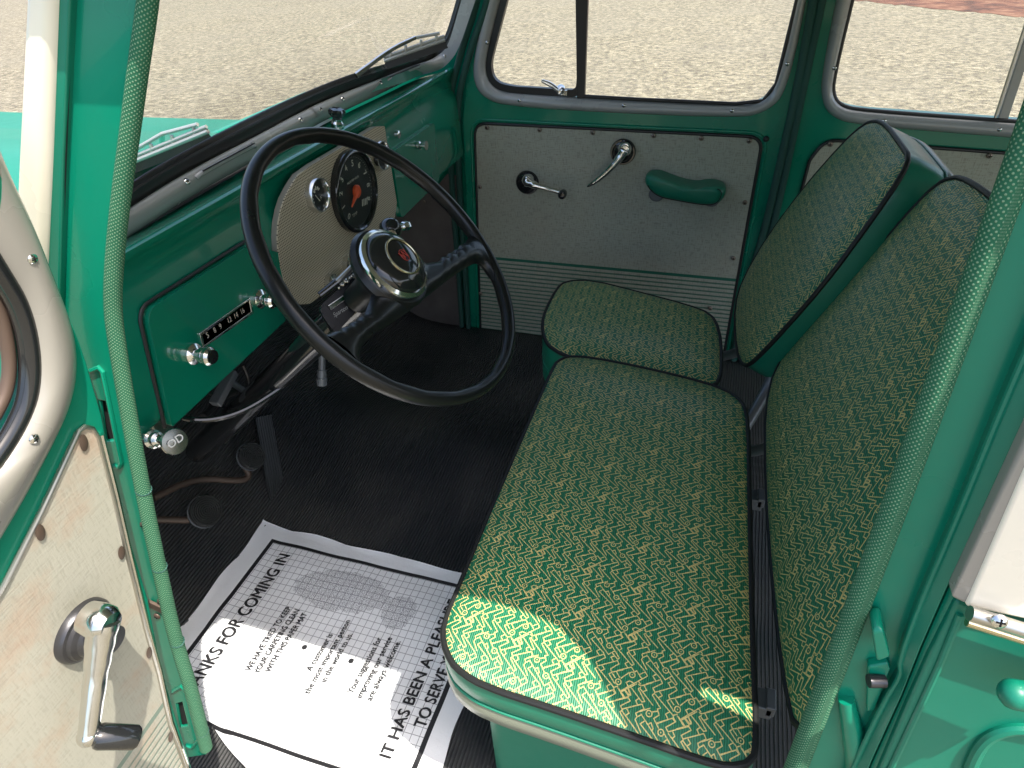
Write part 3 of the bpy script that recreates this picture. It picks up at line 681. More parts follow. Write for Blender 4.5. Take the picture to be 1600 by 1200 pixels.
# joint clip, grab strips and screws on the trim
LO2, UP2 = resample(smooth(LOW, 2), 400), resample(smooth(UPP, 2), 400)
from bpy_extras.object_utils import world_to_camera_view as w2c
bpy.context.view_layer.update()
def topx(p): c = w2c(scene, cam, p); return c.x * 1600, (1 - c.y) * 1200
scene.render.resolution_x, scene.render.resolution_y = 1024, 768
def trim_at(px, t=.5, lift=.012):
    i = min(range(400), key=lambda i: abs(topx(LO2[i].lerp(UP2[i], t))[0] - px)); i = min(max(i, 1), 398)
    return LO2[i].lerp(UP2[i], t) + nrm * lift * math.sin(math.pi * t) ** .6, (LO2[i + 1] - LO2[i - 1]).normalized(), i
p, d, i = trim_at(493)
q = MB(); q.band([LO2[i - 4], LO2[i + 5]], [UP2[i - 4], UP2[i + 5]], nrm * .0145, n=6, m=10, pw=.6, back=.3); q.build('trim_clip', 'silver', WS, angle=60)
screws('trim_screw', .0050, nrm, 'chrome', WS, [trim_at(x, .5, .0125)[0] for x in (288, 390, 464, 495, 530, 590, 648, 690)])
for x0, x1 in ((302, 392), (597, 650)):
    a_, b_ = trim_at(x0, .45, .012)[0], trim_at(x1, .45, .012)[0]
    q = MB(); q.tube(smooth([a_, a_.lerp(b_, .05) + nrm * .006, a_.lerp(b_, .3) + nrm * .007, a_.lerp(b_, .95) + nrm * .006, b_], 2), .0042, 10); q.build('trim_slot', 'silver', WS)
    q = MB(); q.tube([a_.lerp(b_, .06) + nrm * .0115, a_.lerp(b_, .94) + nrm * .0115], .0012, 6); q.build('slot_groove', 'black', WS)

# ---- cowl, hood, fenders and wipers outside
cf = resample(smooth(GLS[:9], 2), 30)
q = MB(); q.plate([p + V((-.015, 0, -.03)) for p in cf] + [V((-1.02, 1.15, .74)), V((-1.02, -.15, .74))], V((-.3, 0, 1)), .02); q.build('cowl', 'greenout', car)
hd = at(200, 225, 'z', .66)
q = MB()
yh = at(0, 225, 'z', .64).y
vs = []; fs = []
for i in range(30):
    x = -1.06 - i * .075
    for y, z in ((.06, .70), (.25, .745), (.5, .755), (yh - .12, .735), (yh - .02, .69), (yh, .655)): vs.append((x, y, z - .0012 * i))
for i in range(29):
    for j in range(5): fs.append((i * 6 + j, i * 6 + j + 1, i * 6 + j + 7, i * 6 + j + 6))
q.add(vs, fs); q.build('hood', 'greenout', car, angle=60)
a_ = at(0, 175, 'z', .62); b_ = at(225, 184, 'z', .62); c_ = at(380, 188, 'z', .62)
q = MB(); vs = []; fs = []
edge = [a_ + (a_ - b_) * .4, a_, b_, c_, c_ + (c_ - b_) * .6]
for p in edge: vs += [(p.x, yh + .004, .652), (p.x, yh + .05, .645), (p.x, p.y - .05, .635), (p.x, p.y, .618), (p.x, p.y + .02, .57), (p.x, p.y + .02, .2)]
for i in range(4):
    for j in range(5): fs.append((i * 6 + j, i * 6 + j + 1, i * 6 + j + 7, i * 6 + j + 6))
q.add(vs, fs); q.build('fender', 'greenout', car, angle=70)
def wiper(P0, P1, Q0, z0, z1):
    wp = empty('wiper', car); a_, b_ = at(*P0, 'z', z0), at(*P1, 'z', z1)
    q = MB()
    for dz, rr in ((0, .004), (.007, .003)): q.tube([a_ + V((0, 0, dz)), b_ + V((0, 0, dz))], rr, 8)
    d = (b_ - a_)
    for t in (.1, .35, .6, .85): q.tube([a_ + d * t, a_ + d * t + V((.004, 0, .016))], .003, 6)
    q.tube([a_ + d * .08 + V((.004, 0, .016)), a_ + d * .5 + V((.006, 0, .024)), a_ + d * .9 + V((.004, 0, .016))], .0032, 8); q.build('wiper_blade', 'wiper', wp)
    c_ = at(*Q0, 'z', z0 - .01); q = MB(); q.tube(smooth([c_, c_.lerp(a_ + d * .5, .6) + V((0, 0, .02)), a_ + d * .5 + V((.006, 0, .024))], 2), [.006, .005, .0045, .004], 8); q.build('wiper_arm', 'chrome', wp)
    q = MB(); q.add([a_ + V((0, 0, -.003)), b_ + V((0, 0, -.003)), b_ + V((.006, 0, -.016)), a_ + V((.006, 0, -.016))], [(0, 1, 2, 3)]); q.build('wiper_rubber', 'black', wp)
wiper((195, 258), (325, 205), (262, 250), .80, .86)
wiper((600, 95), (695, 62), (556, 118), .87, .90)
q = MB(); c_ = at(258, 236, 'z', .79); q.lathe([(.012, 0), (.012, .006), (.006, .012), (0, .013)], c_, (-.1, 0, 1), 18); q.build('washer_nozzle', 'alloy', car)

# ---- dashboard
DX = -.69
DB = part('dashboard'); DB['label'] = 'green painted steel dashboard with beige instrument panel'
FRT = pts([(203, 386), (640, 150)], 'x', -.70)
q = MB(); vs = []; fs = []
y0, y1 = -.17, 1.185
ys = [y0 + (y1 - y0) * i / 60 for i in range(61)]
lowc = resample(smooth(LOW[:10], 2), 200)
def lowx(y): return min(lowc, key=lambda p: abs(p.y - y)).x if y < 1.14 else lowc[-1].x
for y in ys:
    lx = lowx(y) - .012
    for x, z in ((lx, .787), (-.715, .7965), (-.703, .7985), (-.6985, .796), (-.698, .790), (-.703, .783), (-.709, .770), (-.7085, .745), (-.6965, .722), (-.6945, .60), (-.6945, .578), (-.699, .570), (-.72, .568), (-.80, .56)): vs.append((x, y, z))
nn_ = 14
for i in range(60):
    for j in range(nn_ - 1): fs.append((i * nn_ + j, i * nn_ + j + 1, (i + 1) * nn_ + j + 1, (i + 1) * nn_ + j))
q.add(vs, fs); q.build('dash_shell', 'dash', DB, angle=50, recalc=False)
def DP_(l, x=DX): return pts(l, 'x', x)
# raised radio panel with its dark groove
rp = DP_([(229, 486), (392, 381), (452, 400), (444, 497), (263, 655)], -.684)
rp[3] = V((-.684, rp[3].y, .566)); rp[4] = V((-.684, rp[4].y, .560))
q = MB(); q.plate(arc_round(rp, [.02, .0, .0, .0, .004], 6), (1, 0, 0), .012); q.build('radio_panel', 'dash', DB, bevel=.003)
q = MB(); P = [p + V((-.009, 0, 0)) for p in arc_round([rp[4] + V((0, -.004, 0)), rp[0] + V((0, -.004, .004)), rp[1] + V((0, 0, .004))], [0, .022, 0], 6, False)]; q.tube(P, .0026, 8); q.build('panel_groove', 'black', DB)
# instrument panel
ip = DP_([(470, 484), (446, 450), (436, 405), (433, 360), (441, 318), (456, 288), (470, 268), (540, 227), (600, 190), (604, 218), (625, 346), (580, 400), (520, 450)], -.683)
q = MB(); q.plate(smooth(ip, 1, True), (1, 0, 0), .0025, uvf=lambda p: (p.y, p.z)); q.build('instrument_panel', 'perf', DB)
q = MB(); q.plate([p + V((-.0026, 0, 0)) for p in smooth(ip, 1, True)], (1, 0, 0), .010); q.build('panel_rim', 'trim', DB)
def gauge(nm, px, r, bez, deep=.012, mt='chrome'):
    c = at(*px, 'x', -.682)
    q = MB(); q.lathe([(r, -.01), (r, deep * .5), (r - bez * .25, deep), (r - bez * .6, deep), (r - bez, deep * .45), (r - bez, .0)], c, (1, 0, 0), 48, cap=False)
    q.build(nm + '_bezel', mt, DB); return c
c = gauge('fuel_gauge', (493, 304), .031, .0068)
q = MB(); q.lathe([(.0245, 0), (.0245, .003), (0, .003)], c, (1, 0, 0), 32)
for j, (dy, dz) in enumerate(((-.006, .009), (.0, .012), (.006, .009))): q.box(c + V((.0036, dy, dz)), (.0008, .0026, .007), mi=1)
for j in range(7): a0 = math.radians(200 - j * 25); q.box(c + V((.0036, .015 * math.cos(a0), .015 * math.sin(a0) - .004)), (.0006, .0012, .003), mi=1)
q.tube([c + V((.005, .002, -.012)), c + V((.005, -.008, .002))], .0007, 6, mi=1); q.text('F', .009, c + V((.0042, .008, -.009)), (0, 1, 0), (0, 0, 1), mi=1); q.build('fuel_gauge_face', ['dial', 'white'], DB)
c = gauge('temperature_gauge', (592, 243), .031, .0068)
q = MB(); q.lathe([(.0245, 0), (.0245, .003), (0, .003)], c, (1, 0, 0), 32); q.tube([c + V((.005, .0, -.012)), c + V((.005, .006, .004))], .0007, 6, mi=1); q.text('H', .008, c + V((.0042, .008, .006)), (0, 1, 0), (0, 0, 1), mi=1); q.build('temperature_gauge_face', ['dial', 'white'], DB)
c = at(556, 299, 'x', -.676)
q = MB(); q.lathe([(.079, -.012), (.079, .004), (.0765, .007), (.073, .008), (.0705, .006), (.0695, -.003)], c, (1, 0, 0), 64, cap=False); q.build('speedometer_bezel', 'gloss', DB)
q = MB(); q.lathe([(.070, -.008), (.070, -.002), (0, -.002)], c, (1, 0, 0), 64)
for j, s_ in enumerate('0123456789'):
    a0 = math.radians(222 - j * 28.5)
    q.text(s_, .0165, c + V((-.0012, .052 * math.cos(a0), .052 * math.sin(a0))), (0, math.sin(a0), -math.cos(a0)), (0, math.cos(a0), math.sin(a0)), mi=1, bold=.0003)
for j in range(46): a0 = math.radians(222 - j * 5.7); q.box(c + V((-.0014, .0635 * math.cos(a0), .0635 * math.sin(a0))), (.0006, .0009, .0009), mi=1)
q.text('MILES PER HOUR', .006, c + V((-.0012, 0, .022)), (0, 1, 0), (0, 0, 1), mi=1)
q.text('TEMP', .0085, c + V((-.0012, -.018, -.040)), (0, 1, 0), (0, 0, 1), mi=1)
for j in range(4): q.box(c + V((-.0014, .018 + j * .006, -.030 - j * .001)), (.0006, .002, .013), Matrix.Rotation(-.3, 3, 'X'), mi=1)
q.build('speedometer_face', ['dial', 'white'], DB)
q = MB(); q.lathe([(.0125, 0), (.0125, .004), (.010, .006), (0, .006)], c, (1, 0, 0), 28); q.tube([c + V((.003, 0, 0)), c + V((.003, -.030, -.020))], [.0055, .0012], 8); q.build('speedometer_needle', 'needle', DB)
q = MB(); q.lathe([(.070, .006), (.050, .0085), (.02, .0097), (0, .0098)], c, (1, 0, 0), 48); gg = q.build('speedometer_glass', 'glass', DB)
# small knobs and switches on the panel
for px, r_ in (((520, 441), .012), ((547, 412), .012)):
    c = at(*px, 'x', -.674); q = MB(); q.lathe([(r_ * 1.3, -.01), (r_ * 1.3, .002), (r_ * .7, .004), (r_ * .6, .018), (r_, .020), (r_, .026), (r_ * .7, .03), (0, .031)], c, (1, 0, 0), 24); q.build('switch_knob', 'chrome', DB)
# glovebox
gb = DP_([(612, 238), (679, 191), (687, 283), (627, 342)], -.684)
q = MB(); q.plate(arc_round(gb, .012, 5), (1, 0, 0), .012); q.build('glovebox_door', 'dash', DB, bevel=.003)
c = at(654, 227, 'x', -.68); q = MB(); q.lathe([(.009, -.003), (.009, .004), (.006, .006), (.006, .014), (.010, .016), (.010, .020), (0, .021)], c, (1, 0, 0), 20); q.build('glovebox_knob', 'chrome', DB)
c = at(621, 210, 'x', -.692); q = MB(); q.lathe([(.009, -.003), (.008, .004), (.005, .006), (0, .006)], c, (1, 0, 0), 20); q.build('indicator_lamp', 'chrome', DB)
# radio dial
rd = DP_([(312, 521), (391, 465), (397, 490), (318, 544)], -.681)
rcen = sum(rd, V()) / 4
q = MB(); q.plate(rd, (1, 0, 0), .006, [[rcen + (p - rcen) * V((1, .93, .62)) if 0 else rcen + V(((p - rcen).x, (p - rcen).y * .93, (p - rcen).z * .66)) for p in rd]]); q.build('dial_frame', 'chrome', DB, bevel=.001)
q = MB(); q.plate([rcen + V((-.003, (p - rcen).y * .94, (p - rcen).z * .68)) for p in rd], (1, 0, 0), .004)
Lr = (rd[1] - rd[0]); Lr.normalize()
for s_, px in (('5', 327), ('8', 338), ('9', 347), ('12', 361), ('14', 371), ('16', 381)):
    yy = at(px, 525 - (px - 327) * .70, 'x', -.681).y; t = (yy - rd[0].y) / (rd[1].y - rd[0].y)
    z_ = rd[0].lerp(rd[1], t).z * .5 + rd[3].lerp(rd[2], t).z * .5
    q.text(s_, .0125, V((-.6835, yy, z_)), Lr, (0, 0, 1), mi=1, xs=.8)
q.build('radio_dial', ['dial', 'white'], DB)
for px, ln in (((302, 553), .030), ((406, 467), .026)):
    c = at(*px, 'x', -.682); q = MB()
    q.lathe([(.0155, -.003), (.0155, .003), (.012, .006), (.0085, .008), (.0085, .012), (.0115, .014), (.0125, .018), (.0115, ln - .008), (.0135, ln - .006), (.0135, ln - .001), (.0105, ln + .003), (0, ln + .004)], c, (1, 0, 0), 28); q.build('radio_knob', 'chrome', DB)
    q = MB(); q.lathe([(.010, ln + .002), (.010, ln + .0045), (0, ln + .005)], c, (1, 0, 0), 24); q.build('knob_cap', 'gloss', DB)
# choke knob on the ledge
c = at(527, 195, 'z', .797); q = MB(); q.lathe([(.012, -.004), (.012, .004), (.009, .008), (.009, .012)], c, (.2, 0, 1), 20); q.build('knob_base', 'chrome', DB)
q = MB(); prof_n = 30; ax = V((.2, 0, 1)).normalized(); a_, b_ = frame(ax); vs = []; fs = []
for h_, rr in ((.010, .006), (.016, .010), (.020, .014), (.026, .015), (.030, .012), (.031, .002)):
    for j in range(prof_n): t = 2 * math.pi * j / prof_n; vs.append(c + ax * h_ + (a_ * math.cos(t) + b_ * math.sin(t)) * rr * (1 + .12 * math.cos(6 * t)))
for i in range(5):
    for j in range(prof_n): fs.append((i * prof_n + j, i * prof_n + (j + 1) % prof_n, (i + 1) * prof_n + (j + 1) % prof_n, (i + 1) * prof_n + j))
q.add(vs, fs); q.build('choke_knob', 'gloss', DB)
# overdrive knob
c = at(272, 690, 'x', -.63); c2 = at(236, 688, 'x', -.70)
ax = (V((1, -.25, .35))).normalized()
q = MB(); q.tube([c - ax * .075, c - ax * .004], .0062, 14); q.lathe([(.013, 0), (.013, .012), (.010, .016), (.010, .026), (.007, .03)], c - ax * .07, ax, 24); q.build('pull_stem', 'chrome', DB)
q = MB(); q.lathe([(.008, -.008), (.0165, -.003), (.0175, 0), (.0165, .003), (.005, .0042), (0, .0042)], c, ax, 36)
up_ = (V((0, 0, 1)) - ax * ax.z).normalized(); q.text('OD', .0145, c + ax * .0045 + up_ * .001, up_.cross(ax), up_, mi=1, lift=.0010, bold=.0002); q.build('overdrive_knob', ['brushed', 'bright'], DB)
q = MB(); q.box(at(240, 668, 'x', -.72), (.04, .03, .05)); q.build('pull_bracket', 'alloy', DB, bevel=.002)
# under dash clutter
UD = part('under_dash')
q = MB(); q.box((-.93, .5, .62), (.30, 1.3, .10)); q.build('dash_underside', 'black', UD)
def cable(px, x0, x1, r, mt, nm, par=None):
    n = len(px); q = MB(); q.tube(resample(smooth([at(*p, 'x', x0 + (x1 - x0) * i / (n - 1)) for i, p in enumerate(px)], 3), 50), r, 10); return q.build(nm, mt, par or UD)
cable([(262, 640), (285, 655), (330, 657), (380, 643), (430, 612), (470, 582), (500, 548), (535, 505)], -.80, -.58, .0050, 'gloss', 'speedometer_cable')
cable([(300, 600), (330, 612), (350, 640), (372, 640), (392, 600), (380, 570)], -.86, -.86, .004, 'black', 'wire')
cable([(330, 600), (345, 590), (375, 605), (392, 622)], -.84, -.80, .006, 'steel', 'bracket_rod')
cable([(318, 652), (352, 618), (366, 612)], -.82, -.86, .007, 'black', 'hose')
q = MB(); q.box(at(350, 606, 'x', -.80), (.02, .07, .014), Matrix.Rotation(.4, 3, 'X')); q.build('column_bracket', 'steel', UD, bevel=.002)
cable([(447, 598), (455, 583), (470, 565), (478, 560)], -.70, -.66, .0022, 'chrome', 'turn_cable')
cable([(476, 561), (490, 550)], -.66, -.64, .0042, 'alloy', 'cable_sleeve')
a_, b_ = at(503, 548, 'x', -.66), at(503, 602, 'x', -.66)
q = MB(); q.tube([a_, a_.lerp(b_, .55), a_.lerp(b_, .56), a_.lerp(b_, .78), a_.lerp(b_, .8), b_], [.0065, .0065, .0085, .0085, .0105, .0095], 16); q.build('overdrive_lever', 'steel', UD)

# ---- steering wheel and column
SW = part('steering_wheel'); SW['label'] = 'large black two spoke steering wheel with round horn button'
WC = V((-.411, .225, .7325)); WN = V((.7475, .0129, .6642)).normalized(); RR = .21
WA = WN.cross(V((0, 1, 0))).normalized(); WB = WN.cross(WA)
q = MB(); NP = 110
def rim(t, r=RR, h=0): return WC + (WA * math.cos(t) + WB * math.sin(t)) * r + WN * h
vs = []; fs = []; sg = 18
for i in range(NP):
    t = 2 * math.pi * i / NP; er = (rim(t) - WC).normalized()
    for j in range(sg):
        a0 = 2 * math.pi * j / sg; rr = .0103
        if math.cos(a0) < -.3: rr += .0011 * abs(math.cos(t * 42))           # finger notches behind the rim
        vs.append(rim(t) + er * math.cos(a0) * rr * .92 + WN * math.sin(a0) * rr * 1.12)
for i in range(NP):
    for j in range(sg): fs.append((i * sg + j, i * sg + (j + 1) % sg, ((i + 1) % NP) * sg + (j + 1) % sg, ((i + 1) % NP) * sg + j))
q.add(vs, fs); q.build('wheel_rim', 'wheel', SW, angle=80)
def wp(px, py, h=0): return atp(px, py, WC + WN * h, WN)
def scal(P, n, amp):
    out = resample([V((x, y, 0)) for x, y in P], n * 8 + 1); r_ = []
    for i, p in enumerate(out):
        d = (out[min(i + 1, len(out) - 1)] - out[max(i - 1, 0)]).normalized(); r_.append((p.x + d.y * amp * abs(math.sin(math.pi * i / 8)), p.y - d.x * amp * abs(math.sin(math.pi * i / 8))))
    return r_
Lu = [(600, 400), (584, 440), (578, 470), (571, 487)] + scal([(571, 488), (556, 498), (541, 508), (521, 518)], 4, 3.5) + [(512, 522), (502, 524)]
Ll = [(650, 440), (660, 468), (640, 486), (616, 503), (585, 523), (568, 538), (561, 550), (560, 566), (566, 584)]
Ru = [(610, 400), (645, 400), (664, 412), (684, 409)] + scal([(687, 408), (700, 400), (716, 391), (724, 382)], 4, 3.5) + [(730, 374), (735, 364)]
Rl = [(590, 470), (625, 495), (668, 463), (700, 437), (728, 418), (742, 411), (752, 414), (762, 424), (771, 440)]
q = MB()
for U_, L_ in ((Lu, Ll), (Ru, Rl)):
    A_, B_ = resample([wp(x, y, -.003) for x, y in U_], 90), resample(smooth([wp(x, y, -.003) for x, y in L_], 2), 90)
    q.band(A_, B_, WN * .013, n=90, m=14, pw=.5); q.band(A_, B_, -WN * .009, n=90, m=10, pw=.5)
q.build('wheel_spoke', 'wheel', SW, angle=60)
HC = wp(613, 416, .010)
q = MB(); q.lathe([(.020, -.09), (.022, -.060), (.028, -.040), (.044, -.026), (.057, -.015), (.061, -.006), (.057, .001), (.050, .001)], HC, WN, 56); q.build('wheel_hub', 'wheel', SW)
q = MB(); q.lathe([(.052, -.006), (.0545, .002), (.053, .008), (.0485, .011), (.046, .010)], HC, WN, 64); q.build('horn_ring', 'chrome', SW)
q = MB(); q.lathe([(.047, .004), (.0475, .010), (.044, .016), (.034, .022), (.020, .0255), (.008, .0265), (0, .0266)], HC, WN, 64); q.build('horn_button', 'gloss', SW)
q = MB(); q.tube([HC + (WA * math.cos(t) + WB * math.sin(t)) * .0265 + WN * .0248 for t in [2 * math.pi * i / 48 for i in range(48)]], .0016, 8, closed=True); q.build('emblem_ring', 'gold', SW)
rt = V((0, 1, 0)); rt = (rt - WN * rt.dot(WN)).normalized(); upw = WN.cross(rt)
q = MB(); q.text('W', .0175, HC + WN * .0278, rt, upw, bold=.0002, xs=.9); q.text('V', .015, HC + WN * .0276 - rt * .001, rt, upw, shear=-.25, xs=.8)
t8 = [HC + WN * .0272 + (rt * math.cos(t) * .0065 + upw * math.sin(t) * .0085) for t in [2 * math.pi * i / 30 for i in range(30)]]; q.tube(t8, .0005, 6, closed=True); q.build('emblem', 'red', SW)
CL = part('steering_column')
q = MB(); q.tube([WC - WN * .05, WC - WN * .70], .0235, 28); q.build('column_tube', 'gloss', CL)
q = MB(); q.lathe([(.027, 0), (.029, .01), (.029, .07), (.025, .085)], WC - WN * .155, WN, 28); q.build('column_collar', 'gloss', CL)
# gear lever on the far side with its black ball and chrome stub
ball = at(610, 358, 'y', .33)
q = MB(); q.tube(smooth([WC - WN * .10, WC - WN * .07 + V((0, .05, 0)), ball], 2), [.006, .006, .005], 12)
q.lathe([(.0075, 0), (.0075, .012)], ball + (WC - ball).normalized() * .022, (ball - WC), 16); q.build('gear_lever', 'chrome', CL)
q = MB(); q.ball(ball, .0175, 28); q.build('gear_knob', 'gloss', CL)
nb = at(634, 353, 'y', .36); dr = (nb - ball).normalized()
q = MB(); q.tube([ball + dr * .012, nb], .0035, 10); q.lathe([(.0065, -.007), (.0075, -.004), (.0075, .004), (.0065, .007)], nb, dr, 6); q.build('lever_stub', 'chrome', CL)
# shift and brake rods below the column
a_, b_ = at(350, 690, 'x', -.98), at(410, 628, 'x', -.88); c_ = at(500, 540, 'x', -.68)
q = MB(); q.tube([a_, a_.lerp(b_, .6), b_, b_.lerp(c_, .5), c_], [.006, .010, .0085, .006, .006], 14)
q.lathe([(.012, -.004), (.012, .004)], b_, b_ - a_, 18); q.lathe([(.0115, -.003), (.0115, .003)], b_.lerp(c_, .15), b_ - a_, 18); q.build('brake_rod', 'alloy', CL)
# turn signal switch clamped to the column, its lever and script plate
tc = at(534, 476, 'x', -.49); n_ = (CAM - tc).normalized(); n_ = (n_ + WN * .3).normalized()
ex = (atp(560, 452, tc, n_) - atp(512, 492, tc, n_)).normalized(); ey = n_.cross(ex).normalized()
TS = [atp(x, y, tc, n_) for x, y in ((500, 478), (552, 432), (580, 462), (524, 522))]
q = MB(); q.plate(arc_round(TS, .006, 4), n_, .035); q.build('signal_switch', 'switch', CL, bevel=.003)
q = MB(); P = [atp(x, y, tc + n_ * .001, n_) for x, y in ((513, 478), (536, 462), (540, 468), (517, 484))]; q.plate(P, n_, .0015); q.build('signal_lens', 'greenlens', CL)
q = MB(); P2 = P + [P[0]]; q.tube(P2, .0007, 6); q.build('lens_frame', 'alloy', CL)
q = MB(); q.text('Sparton', .0088, atp(531, 487, tc + n_ * .0015, n_), (atp(565, 470, tc, n_) - atp(533, 490, tc, n_)), (atp(540, 470, tc, n_) - atp(549, 482, tc, n_)), shear=.5, xs=.85); sc_ = q.build('script_plate', 'script', CL, recalc=False)
q = MB(); P = [atp(x, y, tc + n_ * .004, n_) for x, y in ((499, 484), (509, 476), (536, 515), (526, 524))]; q.plate(arc_round(P, .003, 3), n_, .01); P = [atp(x, y, tc + n_ * .008, n_) for x, y in ((503, 492), (508, 488), (524, 510), (519, 515))]; q.plate(P, n_, .01); q.build('switch_rocker', 'switch', CL, bevel=.001)
a_, b_ = atp(556, 412, tc + n_ * .01, n_), atp(524, 444, tc + n_ * .01, n_)
q = MB(); q.tube([a_, b_], .0045, 12); q.build('signal_lever', 'alloy', CL)
q = MB(); q.tube([b_ + (a_ - b_) * .08, atp(500, 462, tc + n_ * .008, n_)], [.0065, .0055], 14); q.build('lever_grip', 'gloss', CL)
q = MB()
for i in range(9):
    x = 530 + i * 3.3; y = 449 - i * 2.6 + random.uniform(-2, 2); q.ball(atp(x, y, tc + n_ * (.004 + random.random() * .006), n_), .0028, 8)
q.build('clamp_screw', 'alloy', CL)
c = at(549, 404, 'x', -.60); q = MB(); q.lathe([(.009, 0), (.009, .006), (.005, .01), (0, .01)], c, (1, 0, .2), 18); q.build('ignition_key', 'chrome', CL)

# ---- pedals
TN = V((.78, 0, .62)).normalized(); TP = V((-.96, 0, .04))
def toe(px, py, h): return atp(px, py, TP + TN * h, TN)
def pedal(name, px, r, arm, h=.09):
    e = part(name); c = toe(*px, h); ax = V((.80, -.12, .58)).normalized()
    prof = [(r, -.012), (r * 1.03, -.006), (r * 1.03, -.001), (r * .98, .001)]
    k_ = 7
    for i in range(k_):
        w_ = r * .94 / k_; r0 = r * .94 - i * w_
        prof += [(r0, .001), (r0 - w_ * .25, .003), (r0 - w_ * .55, .003), (r0 - w_ * .7, .0002), (max(r0 - w_ * .95, 0), .0002)]
    q = MB(); q.lathe(prof, c, ax, 48); q.build('pedal_pad', 'pedal', e, angle=50)
    q = MB(); q.lathe([(r * .9, -.020), (r * 1.07, -.015), (r * 1.07, -.011), (r, -.011)], c, ax, 40); q.build('pedal_plate', 'steel', e)
    P = [c - ax * .016] + [toe(*p, h * .62 - .004 * i) for i, p in enumerate(arm)]
    q = MB(); q.tube(resample(smooth(P, 1), 40), .0075, 12); q.build('pedal_arm', 'rust', e)
pedal('brake_pedal', (395, 712), .030, [(382, 730), (390, 741), (384, 750), (360, 751), (330, 748), (290, 753), (240, 778)], .10)
pedal('clutch_pedal', (323, 798), .033, [(300, 813), (262, 812), (225, 812)], .075)
ac = part('accelerator_pedal')
aq = [toe(396, 655, .02), toe(420, 650, .02), toe(449, 800, .014), toe(423, 814, .014)]
q = MB(); q.plate([p + TN * .012 for p in aq], TN, .010)
for i in range(7):
    t = (i + .5) / 7; q.tube([(aq[0].lerp(aq[1], t)) + TN * .0125, (aq[3].lerp(aq[2], t)) + TN * .0125], .0014, 6)
q.build('pedal_pad', 'pedal', ac, bevel=.001)
q = MB(); q.tube([toe(402, 796, .014), toe(412, 808, .012), toe(424, 818, .012)], .005, 8); q.build('pedal_hinge', 'rust', ac)

# ---- seats
def cushion(name, out, n, dome, depth, par, mats=('fabric', 'vinyl', 'vinylgrey'), seam=.55, taper=.0, uvo=None, ua=None, ub=None, back=None):
    """padded cushion: traced outline, domed patterned face, piping, vinyl boxing"""
    out = resample(smooth(out + [out[0]], 0), 160)[:-1]; n = n.normalized(); c = sum(out, V()) / len(out); K = len(out)
    ua = ua or V((1, 0, 0)); ub = ub or V((0, 1, 0)); o_ = uvo or V((0, 0, 0))
    U = lambda p: ((p - o_).dot(ua), (p - o_).dot(ub))
    vs = []; uv = []; rings = [1, .985, .96, .92, .87, .8, .7, .58, .45, .3, .15]
    for s_ in rings:
        for p in out:
            h = dome * (1 - s_ ** 4.5) ** .75
            q_ = c + (p - c) * s_ + n * h; vs.append(q_); uv.append(U(q_))
    vs.append(c + n * dome); uv.append(U(c)); fs = []
    for i in range(len(rings) - 1):
        for j in range(K): fs.append((i * K + j, i * K + (j + 1) % K, (i + 1) * K + (j + 1) % K, (i + 1) * K + j))
    b0 = (len(rings) - 1) * K
    for j in range(K): fs.append((b0 + j, b0 + (j + 1) % K, len(vs) - 1))
    q = MB(); q.add(vs, fs, uv); q.build(name + '_face', mats[0], par, angle=80)
    q = MB(); q.tube([c + (p - c) * 1.004 - n * .0005 for p in out], .0042, 10, closed=True); q.build('piping', 'piping', par)
    bk = back or -n
    def side(prof, mt, nm):
        vs = []; fs = []
        for s_, h in prof: vs += [c + (p - c) * s_ + bk * h for p in out]
        for i in range(len(prof) - 1):
            for j in range(K): fs.append((i * K + j, i * K + (j + 1) % K, (i + 1) * K + (j + 1) % K, (i + 1) * K + j))
        q = MB(); q.add(vs, fs); return q.build(nm, mt, par, angle=70)
    d1 = depth * seam
    side([(1, 0), (1.012, d1 * .3), (1.014, d1 * .7), (1.004, d1)], mats[1], 'side_band')
    side([(1.003, d1), (1.018, d1 + (depth - d1) * .3), (1.018, d1 + (depth - d1) * .7), (.99, depth), (.0, depth)], mats[2], 'lower_band')
    q = MB(); q.tube([c + (p - c) * 1.008 + bk * d1 for p in out], .0022, 8, closed=True); q.build('seam', mats[1], par)
DS = part('driver_seat'); DS['label'] = 'wide patterned driver seat cushion and backrest, partly in sun'
zs = .392
dsp = [(860, 585), (873, 562), (900, 557), (960, 566), (1060, 588), (1130, 608), (1160, 628), (1168, 660), (1170, 800), (1174, 1000), (1180, 1150), (1176, 1188), (1140, 1197), (1090, 1184), (980, 1145), (860, 1104), (760, 1072), (715, 1046), (694, 1010), (694, 975), (715, 925), (760, 815), (810, 700)]
cushion('cushion', smooth(pts(dsp, 'z', zs), 1, True), V((0, 0, 1)), .020, .085, DS)
PS = part('passenger_seat'); PS['label'] = 'narrow patterned passenger seat beside the far door'
psp = [(848, 505), (853, 485), (870, 452), (884, 440), (925, 439), (1000, 458), (1075, 478), (1110, 491), (1123, 515), (1127, 560), (1124, 596), (1105, 606), (1000, 582), (900, 562), (862, 545), (850, 528)]
cushion('cushion', smooth(pts(psp, 'z', .372), 1, True), V((0, 0, 1)), .018, .13, PS, mats=('fabric', 'vinyl', 'vinyl'))
def bplane(x0, z0=.40, kk=.45): return V((x0, 0, z0)), V((-1, 0, kk)).normalized()
p0, n0 = bplane(.125, .36)
bsp = [(1247, 1152), (1225, 1050), (1208, 900), (1198, 760), (1197, 640), (1212, 575), (1250, 530), (1330, 440), (1410, 345), (1462, 290), (1490, 277), (1515, 285), (1560, 318), (1612, 372), (1650, 470), (1600, 640), (1480, 850), (1370, 1020), (1300, 1120)]
bb = [atp(x, y, p0, n0) for x, y in bsp]
sl = V((.45, 0, 1)).normalized()
